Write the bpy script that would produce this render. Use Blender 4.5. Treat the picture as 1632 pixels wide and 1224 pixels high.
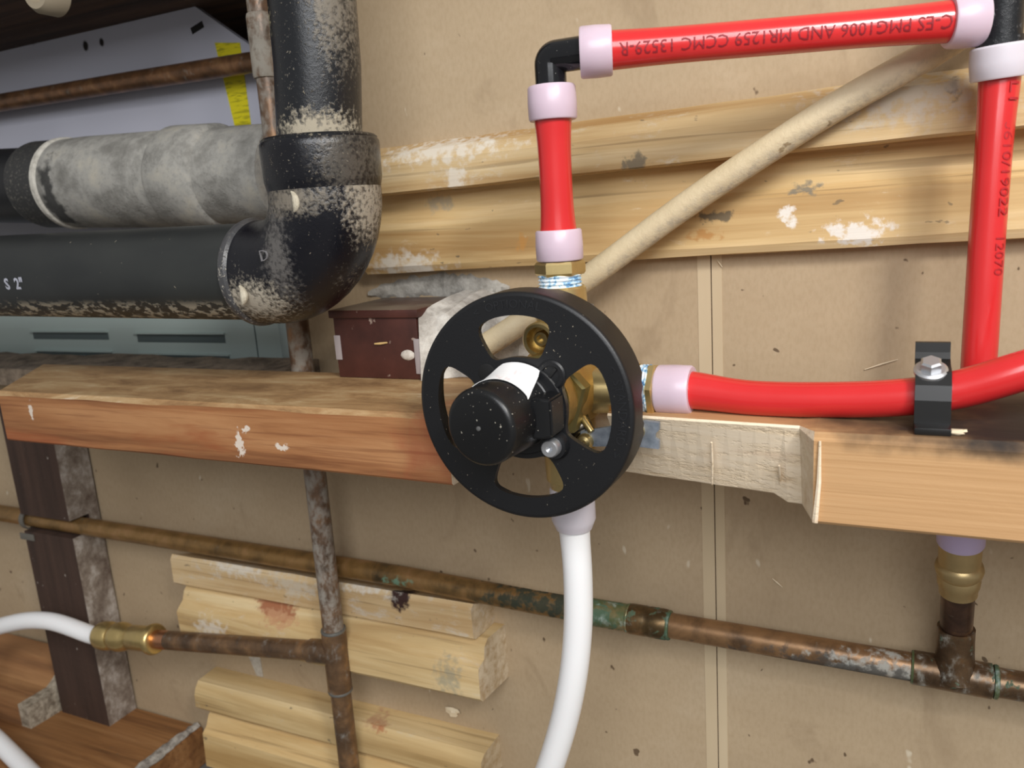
import bpy, bmesh, math, random
from mathutils import Vector, Matrix, Quaternion

random.seed(11)
for o in list(bpy.data.objects):
    bpy.data.objects.remove(o, do_unlink=True)
scene = bpy.context.scene
col = scene.collection

# ------------------------------------------------------------------ camera
# Wall frame in millimetres: X right along the wall, Y out of the wall towards the
# room, Z up, origin at the foot of the camera on the wall.
F = 1280.0
DIST = 480.0
ZC = 501.0


def _ray(x, y):
    return Vector((x - 816.0, y - 612.0, F))


VH = (-_ray(-1900, 522)).normalized()
VV = _ray(1340, 6700)
VV = (VV - VH * VH.dot(VV)).normalized()
VN = VH.cross(VV).normalized()


def V(x, y, z):
    """wall millimetres -> world metres"""
    return Vector((x / 1000.0, -y / 1000.0, (z + ZC) / 1000.0))


def W(px, py, out):
    """photo pixel -> wall mm on the plane 'out' mm in front of the wall"""
    r = _ray(px, py)
    r = r * ((DIST - out) / r.dot(VN))
    return Vector((r.dot(VH), out, -r.dot(VV)))


def WZ(px, py, z):
    """photo pixel -> wall mm on a horizontal surface at height z"""
    r = _ray(px, py)
    r = r * (z / -r.dot(VV))
    return Vector((r.dot(VH), DIST - r.dot(VN), z))


cam_d = bpy.data.cameras.new('camera')
cam = bpy.data.objects.new('camera', cam_d)
col.objects.link(cam)
cam_d.sensor_fit = 'HORIZONTAL'
cam_d.sensor_width = 36.0
cam_d.lens = 36.0 * F / 1632.0
cam_d.clip_start = 0.01
cam_d.clip_end = 50
rt = Vector((VH[0], VN[0], -VV[0]))
up = -Vector((VH[1], VN[1], -VV[1]))
bk = -Vector((VH[2], VN[2], -VV[2]))
cam.matrix_world = Matrix(((rt.x, up.x, bk.x, 0), (rt.y, up.y, bk.y, -DIST / 1000), (rt.z, up.z, bk.z, ZC / 1000), (0, 0, 0, 1)))
cam_d.dof.use_dof = True
cam_d.dof.focus_distance = 0.42
cam_d.dof.aperture_fstop = 13.0
scene.camera = cam

# ------------------------------------------------------------------ light
world = bpy.data.worlds.new('world')
scene.world = world
world.use_nodes = True
world.node_tree.nodes['Background'].inputs[0].default_value = (1.0, 0.975, 0.94, 1)
world.node_tree.nodes['Background'].inputs[1].default_value = 0.33


def area_light(name, pos, target, size, power, color, sy=None):
    ld = bpy.data.lights.new(name, 'AREA')
    ld.size = size
    if sy:
        ld.shape = 'RECTANGLE'
        ld.size_y = sy
    ld.energy = power
    ld.color = color
    lo = bpy.data.objects.new(name, ld)
    col.objects.link(lo)
    lo.location = pos
    lo.rotation_euler = (target - pos).to_track_quat('-Z', 'Y').to_euler()
    return lo


area_light('work_lamp', V(470, 640, 500), V(-150, 0, -90), 0.16, 5.4, (1.0, 0.965, 0.91))
area_light('fill_light', V(330, 1250, 600), V(-120, 0, -180), 0.9, 15.0, (0.96, 0.975, 1.0), 0.7)  # added broad fill that brightens everything from the front

vs = scene.view_settings
vs.view_transform = 'Standard'
vs.look = 'None'
vs.exposure = 0.0
vs.gamma = 1.0
vs.use_curve_mapping = False


# ------------------------------------------------------------------ materials
def C(r, g, b):
    def f(c):
        c /= 255.0
        return c / 12.92 if c <= 0.04045 else ((c + 0.055) / 1.055) ** 2.4
    return (f(r), f(g), f(b), 1.0)


class Mat:
    def __init__(self, name, rough=0.5, metal=0.0):
        self.m = bpy.data.materials.new(name)
        self.m.use_nodes = True
        self.nt = self.m.node_tree
        self.b = self.nt.nodes['Principled BSDF']
        self.b.inputs['Roughness'].default_value = rough
        self.b.inputs['Metallic'].default_value = metal
        self.pos = self.nt.nodes.new('ShaderNodeNewGeometry').outputs['Position']

    def n(self, t):
        return self.nt.nodes.new(t)

    def link(self, a, b):
        self.nt.links.new(a, b)

    def noise(self, scale=100, stretch=(1, 1, 1), detail=4, rough=0.55, dist=0.0, off=0.0):
        mp = self.n('ShaderNodeMapping')
        mp.inputs['Scale'].default_value = stretch
        mp.inputs['Location'].default_value = (off, off * 1.7, off * 0.6)
        self.link(self.pos, mp.inputs[0])
        t = self.n('ShaderNodeTexNoise')
        t.inputs['Scale'].default_value = scale
        t.inputs['Detail'].default_value = detail
        t.inputs['Roughness'].default_value = rough
        t.inputs['Distortion'].default_value = dist
        self.link(mp.outputs[0], t.inputs['Vector'])
        return t.outputs[0]

    def ramp(self, fac, stops):
        r = self.n('ShaderNodeValToRGB')
        e = r.color_ramp.elements
        while len(e) < len(stops):
            e.new(0.5)
        for el, (p, c) in zip(e, stops):
            el.position = p
            el.color = c if len(c) == 4 else (*c, 1)
        self.link(fac, r.inputs[0])
        return r.outputs[0]

    def rng(self, fac, a, b, lo=0.0, hi=1.0):
        r = self.n('ShaderNodeMapRange')
        r.interpolation_type = 'SMOOTHSTEP'
        for k, v in ((1, a), (2, b), (3, lo), (4, hi)):
            r.inputs[k].default_value = v
        self.link(fac, r.inputs[0])
        return r.outputs[0]

    def math(self, op, a, b):
        r = self.n('ShaderNodeMath')
        r.operation = op
        r.use_clamp = True
        for i, s in enumerate((a, b)):
            if isinstance(s, (int, float)):
                r.inputs[i].default_value = s
            else:
                self.link(s, r.inputs[i])
        return r.outputs[0]

    def mix(self, fac, a, b, mode='MIX'):
        r = self.n('ShaderNodeMix')
        r.data_type = 'RGBA'
        r.blend_type = mode
        r.clamp_factor = True
        for i, s in ((0, fac), (6, a), (7, b)):
            if isinstance(s, (int, float)):
                r.inputs[i].default_value = s
            elif isinstance(s, tuple):
                r.inputs[i].default_value = s
            else:
                self.link(s, r.inputs[i])
        return r.outputs[2]

    def spot(self, c, r, stretch=(1, 1, 1), soft=0.5, warp=0.5, wscale=60):
        """mask of a stain with its own place: c, r in wall mm"""
        w = V(*c)
        sb = self.n('ShaderNodeVectorMath')
        sb.operation = 'SUBTRACT'
        self.link(self.pos, sb.inputs[0])
        sb.inputs[1].default_value = w
        ml = self.n('ShaderNodeVectorMath')
        ml.operation = 'MULTIPLY'
        self.link(sb.outputs[0], ml.inputs[0])
        k = 1000.0 / r
        ml.inputs[1].default_value = (k / stretch[0], k / stretch[1], k / stretch[2])
        ln = self.n('ShaderNodeVectorMath')
        ln.operation = 'LENGTH'
        self.link(ml.outputs[0], ln.inputs[0])
        nz = self.noise(wscale, detail=5, off=r * 0.01)
        nz2 = self.rng(nz, 0.25, 0.75, -warp, warp)
        ad = self.n('ShaderNodeMath')
        ad.operation = 'ADD'
        self.link(ln.outputs['Value'], ad.inputs[0])
        self.link(nz2, ad.inputs[1])
        return self.rng(ad.outputs[0], 1.0 - soft, 1.0 + soft * 0.4, 1.0, 0.0)

    def upmask(self, lo=0.4, hi=0.9):
        g = self.n('ShaderNodeNewGeometry')
        s = self.n('ShaderNodeSeparateXYZ')
        self.link(g.outputs['Normal'], s.inputs[0])
        return self.rng(s.outputs[2], lo, hi)

    def color(self, s):
        if isinstance(s, tuple):
            self.b.inputs['Base Color'].default_value = s
        else:
            self.link(s, self.b.inputs['Base Color'])
        return self

    def rough(self, s):
        self.link(s, self.b.inputs['Roughness'])

    def bump(self, h, strength=0.3, dist=0.001):
        bp = self.n('ShaderNodeBump')
        bp.inputs['Strength'].default_value = strength
        bp.inputs['Distance'].default_value = dist
        self.link(h, bp.inputs['Height'])
        self.link(bp.outputs[0], self.b.inputs['Normal'])
        return self


def plain(name, c, rough=0.5, metal=0.0, coat=0.0, sss=0.0, sssr=0.004):
    m = Mat(name, rough, metal)
    m.color(c)
    m.b.inputs['Coat Weight'].default_value = coat
    m.b.inputs['Coat Roughness'].default_value = 0.15
    if sss:
        m.b.inputs['Subsurface Weight'].default_value = sss
        m.b.inputs['Subsurface Radius'].default_value = (1, 0.8, 0.8)
        m.b.inputs['Subsurface Scale'].default_value = sssr
    return m


def wood(name, dark, mid, light, along='X', scale=1.0, dust=None, dusty=0.0, spots=(), rough=0.75, fine=0.35, off=0.0, endc=None):
    m = Mat(name, rough)
    st = {'X': (3.5, 60, 60), 'Y': (60, 3.5, 60), 'Z': (60, 60, 3.5)}[along]
    st = tuple(s * scale for s in st)
    g = m.noise(1.0, st, 5, 0.6, 0.6, off)
    c = m.ramp(g, [(0.34, dark), (0.49, mid), (0.64, light)])
    st2 = tuple(s * 5 for s in st)
    g2 = m.noise(1.0, st2, 3, 0.7, 0.2, off + 3)
    c = m.mix(m.rng(g2, 0.42, 0.75, 0.0, fine), c, dark)
    dk = tuple(x * .42 for x in dark[:3]) + (1,)
    g3 = m.noise(1.0, tuple(q * 7 if q > 20 * scale else q * 2.2 for q in st), 2, 0.5, 0.3, off + 13)
    c = m.mix(m.rng(g3, 0.61, 0.72, 0.0, 0.5), c, dk)
    sk = m.noise(190.0, (0.5, 1, 1) if along == 'X' else (1, 1, 1), 3, 0.5, 0.2, off + 17)
    c = m.mix(m.rng(sk, 0.70, 0.75, 0.0, 0.7), c, C(92, 84, 70))
    if endc:
        gn = m.n('ShaderNodeNewGeometry')
        sn_ = m.n('ShaderNodeSeparateXYZ')
        m.link(gn.outputs['Normal'], sn_.inputs[0])
        ne = m.noise(150.0, (1, 1, 1), 5, .65, 0, off)
        c = m.mix(m.rng(sn_.outputs[0], .5, .8, 0, .9), c, m.ramp(ne, [(.35, C(176, 150, 116)), (.6, endc)]))
    bl = m.noise(9.0, (1, 1, 1), 3, 0.5, 0.0, off + 7)
    c = m.mix(m.rng(bl, 0.35, 0.7, 0.0, 0.35), c, mid)
    if dust:
        d = m.noise(70.0, (0.5, 1, 1), 8, 0.75, 0.3, off + 5)
        f = m.rng(d, 0.62 - dusty * 0.3, 0.80 - dusty * 0.3, 0.0, 0.75)
        c = m.mix(f, c, dust)
    for (cc, r, stretch, colr, amt, soft) in spots:
        f = m.spot(cc, r * .85, stretch, soft, .3 if soft <= .45 else .65, 190)
        c = m.mix(m.math('MULTIPLY', f, amt), c, colr)
    m.color(c)
    h = m.math('ADD', g, m.math('MULTIPLY', g2, 0.5))
    m.bump(h, 0.35, 0.0015)
    return m.m


KR = C(188, 168, 132)


def board_mat():
    m = Mat('kraft_fibreboard', 0.72)
    a = m.noise(7.0, (1, 1, 1.6), 5, 0.6)
    c = m.ramp(a, [(0.3, C(172, 151, 123)), (0.55, C(182, 161, 132)), (0.75, C(190, 171, 144))])
    fb = m.noise(420.0, (1, 1, 0.5), 3, 0.6)
    c = m.mix(m.rng(fb, 0.35, 0.75, 0.0, 0.22), c, C(150, 128, 94))
    # brown fly specks and pale plaster splashes
    s = m.noise(120.0, (1, 1, 0.8), 2, 0.4, 0.2, 4.0)
    c = m.mix(m.rng(s, 0.715, 0.75, 0.0, 0.8), c, C(72, 52, 34))
    s2 = m.noise(60.0, (1.5, 1, 0.7), 2, 0.5, 0.3, 9.0)
    c = m.mix(m.rng(s2, 0.71, 0.76, 0.0, 0.6), c, C(222, 212, 190))
    # grimy veil low on the board, thin scribbles
    v = m.noise(14.0, (1, 1, 0.5), 4, 0.6, 1.4, 2.0)
    c = m.mix(m.rng(v, 0.6, 0.72, 0.0, 0.25), c, C(120, 98, 72))
    # lighter ghost of a removed batten along the joint
    m.color(c)
    m.bump(fb, 0.12, 0.0006)
    m.b.inputs['Specular IOR Level'].default_value = 0.3
    return m.m


def abs_mat(name, dust=0.25, spots=(), grime=C(150, 140, 122), rough=0.3, base=C(20, 22, 26)):
    m = Mat(name, rough)
    d = m.noise(480.0, (1, 1, 1), 5, 0.7)
    f = m.rng(d, 0.70 - dust * 0.3, 0.76 - dust * 0.25, 0.0, 0.85)
    zone = m.noise(22.0, (1, 1, 1), 3, 0.5, 0, 3)
    f = m.math('MULTIPLY', f, m.rng(zone, 0.4, 0.65, 0.1, 1.0))
    c = m.mix(f, base, grime)
    tot = f
    for (cc, r, stretch, colr, amt, soft) in spots:
        s = m.math('MULTIPLY', m.spot(cc, r, stretch, max(soft, .75), 0.55, 420), amt)
        c = m.mix(s, c, colr)
        tot = m.math('MAXIMUM', tot, s)
    m.color(c)
    m.rough(m.rng(tot, 0, 1, rough, 0.9))
    m.bump(m.math('ADD', m.math('MULTIPLY', tot, 0.7), m.math('MULTIPLY', d, 0.25)), 0.5, 0.0015)
    return m.m


def copper_mat(name, base=C(120, 84, 56), dark=C(62, 46, 36), dust=0.0, dustc=C(150, 146, 136), green=0.0, spots=(), metal=0.75):
    m = Mat(name, 0.42, metal)
    a = m.noise(55.0, (1, 1, 1), 5, 0.6, 0.3)
    c = m.ramp(a, [(0.3, dark), (0.55, base), (0.8, C(168, 128, 88))])
    tot = None
    if green:
        g = m.noise(90.0, (1, 1, 1), 6, 0.65, 0.4, 6)
        f = m.rng(g, 0.68 - green * 0.25, 0.76 - green * 0.25, 0.0, 0.9)
        c = m.mix(f, c, C(70, 96, 76))
        tot = f
    if dust:
        d = m.noise(130.0, (1, 1, 0.7), 6, 0.65, 0.2, 2)
        f = m.rng(d, 0.64 - dust * 0.4, 0.90 - dust * 0.4, 0.0, 0.9)
        c = m.mix(f, c, dustc)
        tot = f if tot is None else m.math('MAXIMUM', tot, f)
    for (cc, r, stretch, colr, amt, soft) in spots:
        s = m.math('MULTIPLY', m.spot(cc, r, stretch, soft, 0.8, 150), amt)
        c = m.mix(s, c, colr)
        tot = s if tot is None else m.math('MAXIMUM', tot, s)
    m.color(c)
    if tot is not None:
        m.rough(m.rng(tot, 0, 1, 0.36, 0.85))
        m.link(m.rng(tot, 0, 1, metal, 0.0), m.b.inputs['Metallic'])
    m.bump(a, 0.15, 0.0008)
    return m.m


def brass_mat(name, c=C(196, 164, 98), rough=0.28, cast=0.0):
    m = Mat(name, rough + .08, 0.9)
    a = m.noise(70.0, (1, 1, 1), 4, 0.6)
    m.color(m.ramp(a, [(0.3, tuple(x * 0.8 for x in c[:3])), (0.7, c)]))
    if cast:
        h = m.noise(320.0, (1, 1, 1), 5, 0.7)
        m.bump(h, cast, 0.0012)
    return m.m


def dusty_plastic(name, base, speck=C(190, 180, 160), amt=0.25, rough=0.38, grain=0.0):
    m = Mat(name, rough)
    s = m.noise(760.0, (1, 1, 1), 2, 0.5, 0, 3)
    z = m.noise(25.0, (1, 1, 1), 2, 0.5, 0, 8)
    f = m.math('MULTIPLY', m.rng(s, 0.74 - amt * 0.1, 0.77 - amt * 0.1, 0.0, 0.9), m.rng(z, 0.4, 0.6))
    m.color(m.mix(f, base, speck))
    m.rough(m.rng(f, 0, 1, rough, 0.9))
    if grain:
        m.bump(m.noise(900.0, (1, 1, 1), 2), grain, 0.0004)
    return m.m


def plaster_mat(name, light=C(205, 200, 190), dark=C(140, 134, 124), sc=70.0, bump=0.8):
    m = Mat(name, 0.9)
    a = m.noise(sc, (1, 1, 1), 7, 0.7)
    m.color(m.ramp(a, [(0.35, dark), (0.6, light)]))
    m.bump(a, bump, 0.003)
    return m.m


M = {}
M['board'] = board_mat()
M['strip'] = None


# ------------------------------------------------------------------ geometry helpers
def link_obj(name, me, mat, parent=None):
    mats = mat if isinstance(mat, (list, tuple)) else [mat]
    for x in mats:
        me.materials.append(x.m if isinstance(x, Mat) else x)
    n = len(me.vertices)
    lo = Vector((1e9,) * 3)
    hi = Vector((-1e9,) * 3)
    for v in me.vertices:
        for k in range(3):
            lo[k] = min(lo[k], v.co[k])
            hi[k] = max(hi[k], v.co[k])
    c = (lo + hi) / 2
    me.transform(Matrix.Translation(-c))
    o = bpy.data.objects.new(name, me)
    col.objects.link(o)
    o.location = c
    if parent is not None:
        o.parent = parent
        root_loc = parent['_loc'] if '_loc' in parent else parent.location
        base = Vector(parent.location)
        p = parent.parent
        while p is not None:
            base = base  # world location kept below
            p = p.parent
        o.matrix_parent_inverse = Matrix.Translation(-WLOC[parent.name])
    WLOC[o.name] = c.copy()
    return o


WLOC = {}


def obj(name, bm, mat, parent=None, smooth=True, angle=35):
    """bmesh in wall millimetres -> one mesh object in metres"""
    me = bpy.data.meshes.new(name)
    bmesh.ops.recalc_face_normals(bm, faces=bm.faces[:])
    for v in bm.verts:
        v.co = V(*v.co)
    # the wall frame is left-handed against the world, so turn the faces round
    bmesh.ops.recalc_face_normals(bm, faces=bm.faces[:])
    bm.to_mesh(me)
    bm.free()
    if smooth:
        me.shade_smooth()
        me.set_sharp_from_angle(angle=math.radians(angle))
    return link_obj(name, me, mat, parent)


def thing(name, label, cat, base, group=None):
    o = bpy.data.objects.new(name, None)
    o.empty_display_size = 0.02
    col.objects.link(o)
    o.location = V(*base)
    WLOC[o.name] = o.location.copy()
    o['label'] = label
    o['category'] = cat
    if group:
        o['group'] = group
    return o


def tag(o, label, cat, group=None, kind=None):
    if label:
        o['label'] = label
    if cat:
        o['category'] = cat
    if group:
        o['group'] = group
    if kind:
        o['kind'] = kind
    return o


def bm_new():
    return bmesh.new()


def smooth_path(pts, per=8):
    """Catmull-Rom through points; returns list of Vectors"""
    P = [Vector(p) for p in pts]
    if len(P) < 3:
        return P
    out = []
    for i in range(len(P) - 1):
        p0 = P[i - 1] if i else P[0] * 2 - P[1]
        p1, p2 = P[i], P[i + 1]
        p3 = P[i + 2] if i + 2 < len(P) else P[-1] * 2 - P[-2]
        for k in range(per):
            t = k / per
            out.append(0.5 * ((2 * p1) + (p2 - p0) * t + (2 * p0 - 5 * p1 + 4 * p2 - p3) * t * t + (3 * p1 - p0 - 3 * p2 + p3) * t ** 3))
    out.append(P[-1])
    return out


def sweep(bm, pts, radii, seg=24, cap=True, rot=0.0, jitter=0.0):
    P = [Vector(p) for p in pts]
    n = len(P)
    if isinstance(radii, (int, float)):
        radii = [radii] * n
    T = []
    for i in range(n):
        a = P[max(i - 1, 0)]
        b = P[min(i + 1, n - 1)]
        d = b - a
        T.append(d.normalized() if d.length > 1e-9 else (T[-1] if T else Vector((0, 0, 1))))
    ref = Vector((0, 1, 0)) if abs(T[0].y) < 0.9 else Vector((1, 0, 0))
    u = (ref - T[0] * ref.dot(T[0])).normalized()
    rings = []
    for i in range(n):
        if i:
            q = T[i - 1].rotation_difference(T[i])
            u = (q @ u)
            u = (u - T[i] * u.dot(T[i])).normalized()
        v = T[i].cross(u)
        ring = []
        for k in range(seg):
            a = 2 * math.pi * k / seg + rot
            r = radii[i] * (1 + (random.uniform(-jitter, jitter) if jitter else 0))
            ring.append(bm.verts.new(P[i] + (u * math.cos(a) + v * math.sin(a)) * r))
        rings.append(ring)
    for i in range(n - 1):
        for k in range(seg):
            k2 = (k + 1) % seg
            bm.faces.new((rings[i][k], rings[i][k2], rings[i + 1][k2], rings[i + 1][k]))
    if cap:
        bm.faces.new(rings[0][::-1])
        bm.faces.new(rings[-1])
    return bm


def lathe(bm, p0, p1, prof, seg=32, rot=0.0, cap=True):
    """prof: (t along p0->p1 in mm, radius)"""
    p0 = Vector(p0)
    d = (Vector(p1) - p0).normalized()
    ref = Vector((0, 1, 0)) if abs(d.y) < 0.9 else Vector((0, 0, 1))
    u = (ref - d * ref.dot(d)).normalized()
    v = d.cross(u)
    rings = []
    for (t, r) in prof:
        rings.append([bm.verts.new(p0 + d * t + (u * math.cos(2 * math.pi * k / seg + rot) + v * math.sin(2 * math.pi * k / seg + rot)) * max(r, 0.01)) for k in range(seg)])
    for i in range(len(rings) - 1):
        for k in range(seg):
            k2 = (k + 1) % seg
            bm.faces.new((rings[i][k], rings[i][k2], rings[i + 1][k2], rings[i + 1][k]))
    if cap:
        bm.faces.new(rings[0][::-1])
        bm.faces.new(rings[-1])
    return bm


def box(bm, x0, x1, y0, y1, z0, z1, bev=0.0, seg=2):
    vs_ = [bm.verts.new(c) for c in ((x0, y0, z0), (x1, y0, z0), (x1, y1, z0), (x0, y1, z0), (x0, y0, z1), (x1, y0, z1), (x1, y1, z1), (x0, y1, z1))]
    fs = [bm.faces.new([vs_[i] for i in f]) for f in ((0, 3, 2, 1), (4, 5, 6, 7), (0, 1, 5, 4), (1, 2, 6, 5), (2, 3, 7, 6), (3, 0, 4, 7))]
    if bev:
        es = list({e for f in fs for e in f.edges})
        bmesh.ops.bevel(bm, geom=es, offset=bev, segments=seg, affect='EDGES', profile=0.6)
    return bm


def stations(bm, secs, mats=None, cap=True):
    """loft of equal-length closed sections (lists of mm points); mats[i] = material index of the strip i"""
    rings = [[bm.verts.new(p) for p in s] for s in secs]
    n = len(rings[0])
    for i in range(len(rings) - 1):
        for k in range(n):
            k2 = (k + 1) % n
            f = bm.faces.new((rings[i][k], rings[i][k2], rings[i + 1][k2], rings[i + 1][k]))
            if mats:
                f.material_index = mats(i, k)
    if cap:
        bm.faces.new(rings[0][::-1])
        bm.faces.new(rings[-1])
    return bm


def prism(bm, poly, y0, y1):
    """polygon in (x, z) extruded from y0 to y1"""
    a = [bm.verts.new((x, y0, z)) for x, z in poly]
    b = [bm.verts.new((x, y1, z)) for x, z in poly]
    n = len(poly)
    bm.faces.new(a[::-1])
    bm.faces.new(b)
    for k in range(n):
        k2 = (k + 1) % n
        bm.faces.new((a[k], a[k2], b[k2], b[k]))
    return bm


def text_mesh(body, size, fn, extrude=0.0, bold=0.0):
    """flat letters -> bmesh; fn maps (u, v, w) in mm to wall mm"""
    cu = bpy.data.curves.new('lettering', 'FONT')
    cu.body = body
    cu.size = size
    cu.extrude = extrude
    cu.offset = bold
    cu.resolution_u = 2
    cu.align_x = 'CENTER'
    cu.align_y = 'CENTER'
    to = bpy.data.objects.new('lettering', cu)
    col.objects.link(to)
    bpy.context.view_layer.update()
    me = to.to_mesh()
    bm = bmesh.new()
    bm.from_mesh(me)
    to.to_mesh_clear()
    bpy.data.objects.remove(to, do_unlink=True)
    bpy.data.curves.remove(cu)
    bmesh.ops.triangulate(bm, faces=bm.faces[:])
    for v in bm.verts:
        v.co = Vector(fn(v.co.x, v.co.y, v.co.z))
    return bm


# ================================================================== the setting
def Wl(lst, out):
    return [W(x, y, out) for x, y in lst]


XE = -420.0        # left edge of the upper board (opening to its left)
SEAM = -97.5
wall = bpy.data.objects.new('wall_back', None)
col.objects.link(wall)
wall.location = V(-300, 0, -501)
WLOC[wall.name] = wall.location.copy()
tag(wall, 'tan kraft fibreboard sheathing forming the wall behind the pipes', 'wall', kind='structure')
ZJ = 8.0
for poly in ([(-1250, -501), (SEAM - 0.3, -501), (SEAM - 0.3, ZJ), (XE, ZJ), (XE, -108), (-1250, -108)],
             [(SEAM + 0.3, -501), (500, -501), (500, ZJ), (SEAM + 0.3, ZJ)],
             [(XE, ZJ + 0.6), (500, ZJ + 0.6), (500, 420), (XE, 420)]):
    bm = bm_new()
    prism(bm, poly, -12, 0)
    obj('fibreboard_panel', bm, M['board'], wall, smooth=False)
# pale clean bands left by a removed batten, either side of the joint
mm = Mat('pale_paper', 0.75)
mm.color(mm.ramp(mm.noise(30.0, (1, 1, 0.2), 4), [(0.3, C(192, 172, 140)), (0.7, C(202, 183, 152))]))
for (a, b) in ((SEAM - 8.0, SEAM - 0.35), (SEAM + 0.35, SEAM + 6.2)):
    bm = bm_new()
    box(bm, a, b, 0.0, 0.3, -501, ZJ)
    obj('paper_strip', bm, mm, wall, smooth=False)
bm = bm_new()
box(bm, -1250, 500, -40, -12.5, -501, -110)
box(bm, XE, 500, -40, -12.5, -110, 420)
tag(obj('wall_core', bm, plain('dark_void', C(84, 68, 50), 0.9), None, smooth=False), 'dark sheathing behind the open board joint', 'wall', kind='structure')

bm = bm_new()
box(bm, -1400, 700, -300, 2200, -530, -501)
tag(obj('floor', bm, Mat('concrete', 0.85).color(C(120, 116, 110)), None, smooth=False), 'grey concrete basement floor below the pipes', 'floor', kind='structure')

# added header sized to shade the open cavity at the upper left
M['shade_timber'] = wood('shade_timber_wood', C(40, 26, 16), C(66, 44, 28), C(88, 62, 40), 'X')
bm = bm_new()
box(bm, -1250, -398, -200, 74, 180, 290, 1.5)
tag(obj('shade_header', bm, M['shade_timber'], None), 'added dark timber header sized to shade the open cavity', 'header', kind='structure')
bm = bm_new()
box(bm, -1400, -380, -240, -205, -501, 420)
tag(obj('wall_cavity', bm, plain('cavity_shade', C(38, 30, 26), 0.9), None, smooth=False), 'dark sheet standing in for deep shade in the open cavity', 'wall', kind='structure')  # dark brown stands for the deep shade behind the panel

# ================================================================== timber beam with its cut notch
TAN = C(186, 138, 88)
ZB, ZT = -137.5, -100.0
m = Mat('beam_wood', 0.68)
st = (4.0, 70, 70)
g = m.noise(1.0, st, 5, 0.6, 0.5)
left = m.ramp(g, [(0.34, C(126, 80, 46)), (0.49, C(162, 110, 68)), (0.64, C(180, 130, 86))])
gf = m.noise(1.0, (9, 420, 420), 3, 0.6, 0.2, 8)
left = m.mix(m.rng(gf, 0.5, 0.7, 0.0, 0.5), left, C(112, 62, 32))
g2 = m.noise(1.0, (7, 900, 900), 2, 0.5, 0.1, 3)
right = m.ramp(g2, [(0.3, C(184, 142, 96)), (0.5, C(194, 152, 106)), (0.72, C(202, 162, 116))])
sx = m.n('ShaderNodeSeparateXYZ')
m.link(m.pos, sx.inputs[0])
c = m.mix(m.rng(sx.outputs[0], -0.16, -0.06), left, right)
red = m.noise(14.0, (0.35, 1, 2.5), 4, 0.6, 0.6, 5)
c = m.mix(m.math('MULTIPLY', m.rng(red, 0.52, 0.68, 0.0, 0.7), m.rng(sx.outputs[0], -0.2, -0.06, 1.0, 0.0)), c, C(146, 72, 36))
# grey-tan grime lying on the old top face
gr = m.noise(46.0, (0.35, 1, 1), 8, 0.72, 0.5, 1)
top = m.math('MULTIPLY', m.upmask(0.3, 0.8), m.rng(sx.outputs[0], -0.2, -0.03, 1.0, 0.0))
topc = m.ramp(gr, [(0.36, C(126, 98, 64)), (0.5, C(166, 134, 92)), (0.62, C(190, 164, 122)), (0.7, C(226, 212, 186))])
c = m.mix(m.math('MULTIPLY', top, 0.85), c, topc)
# white plaster dabs on the front
for (px, py, r, stx) in ((50, 655, 3.2, (0.6, 2, 1.6)), (380, 706, 4.4, (0.8, 2, 1.5)), (448, 712, 1.8, (2, 2, 1)), (392, 686, 1.8, (1.5, 2, 1))):
    p = W(px, py, 140)
    c = m.mix(m.math('MULTIPLY', m.spot(p, r, stx, 0.4, 0.9, 260), 0.9), c, C(226, 214, 200))
# rust coloured streak by the notch
p = W(700, 720, 140)
c = m.mix(m.math('MULTIPLY', m.spot(p, 22, (1.2, 3, 1.0), 0.9), 0.55), c, C(160, 78, 48))
# torch burn on the top face at the right
for (pp, r, stx, amt) in (((44, 116, -99.5), 66, (1.05, 0.76, 0.12), 1.0), ((105, 120, -99.5), 62, (1.0, 0.72, 0.12), 0.97), ((8, 118, -99.5), 34, (1.5, 0.6, 0.1), 0.6), ((40, 70, -99), 50, (1.5, 0.8, 0.3), 0.9)):
    c = m.mix(m.math('MULTIPLY', m.spot(pp, r, stx, 0.8, 0.22, 60), amt), c, C(30, 22, 18))
m.color(c)
m.bump(m.math('ADD', g, m.math('MULTIPLY', gr, 0.6)), 0.3, 0.0015)
M['beam'] = m.m
m = Mat('fresh_cut_wood', 0.8)
g = m.noise(1.0, (5, 160, 160), 5, 0.65, 0.4)
c = m.ramp(g, [(0.24, C(190, 156, 118)), (0.36, C(230, 208, 176)), (0.7, C(244, 228, 204))])
pk = m.noise(1.0, (8, 60, 90), 3, 0.6, 0.3, 6)
c = m.mix(m.rng(pk, 0.55, 0.75, 0, 0.35), c, C(196, 150, 120))
fz = m.noise(480.0, (0.5, 1, 1), 4, 0.7)
c = m.mix(m.rng(fz, 0.5, 0.75, 0, 0.35), c, C(240, 226, 200))
m.color(c)
m.bump(m.math('ADD', g, fz), 0.6, 0.002)
M['fresh'] = m.m


def beam_sec(x, yb, yt, ch, zb=ZB, zt=ZT, yback=51.0):
    return [(x, yback, zb), (x, yb - ch * 0.5, zb), (x, yb, zb + ch * 0.5), (x, yt, zt - ch), (x, yt - ch, zt), (x, yback, zt)]


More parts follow.
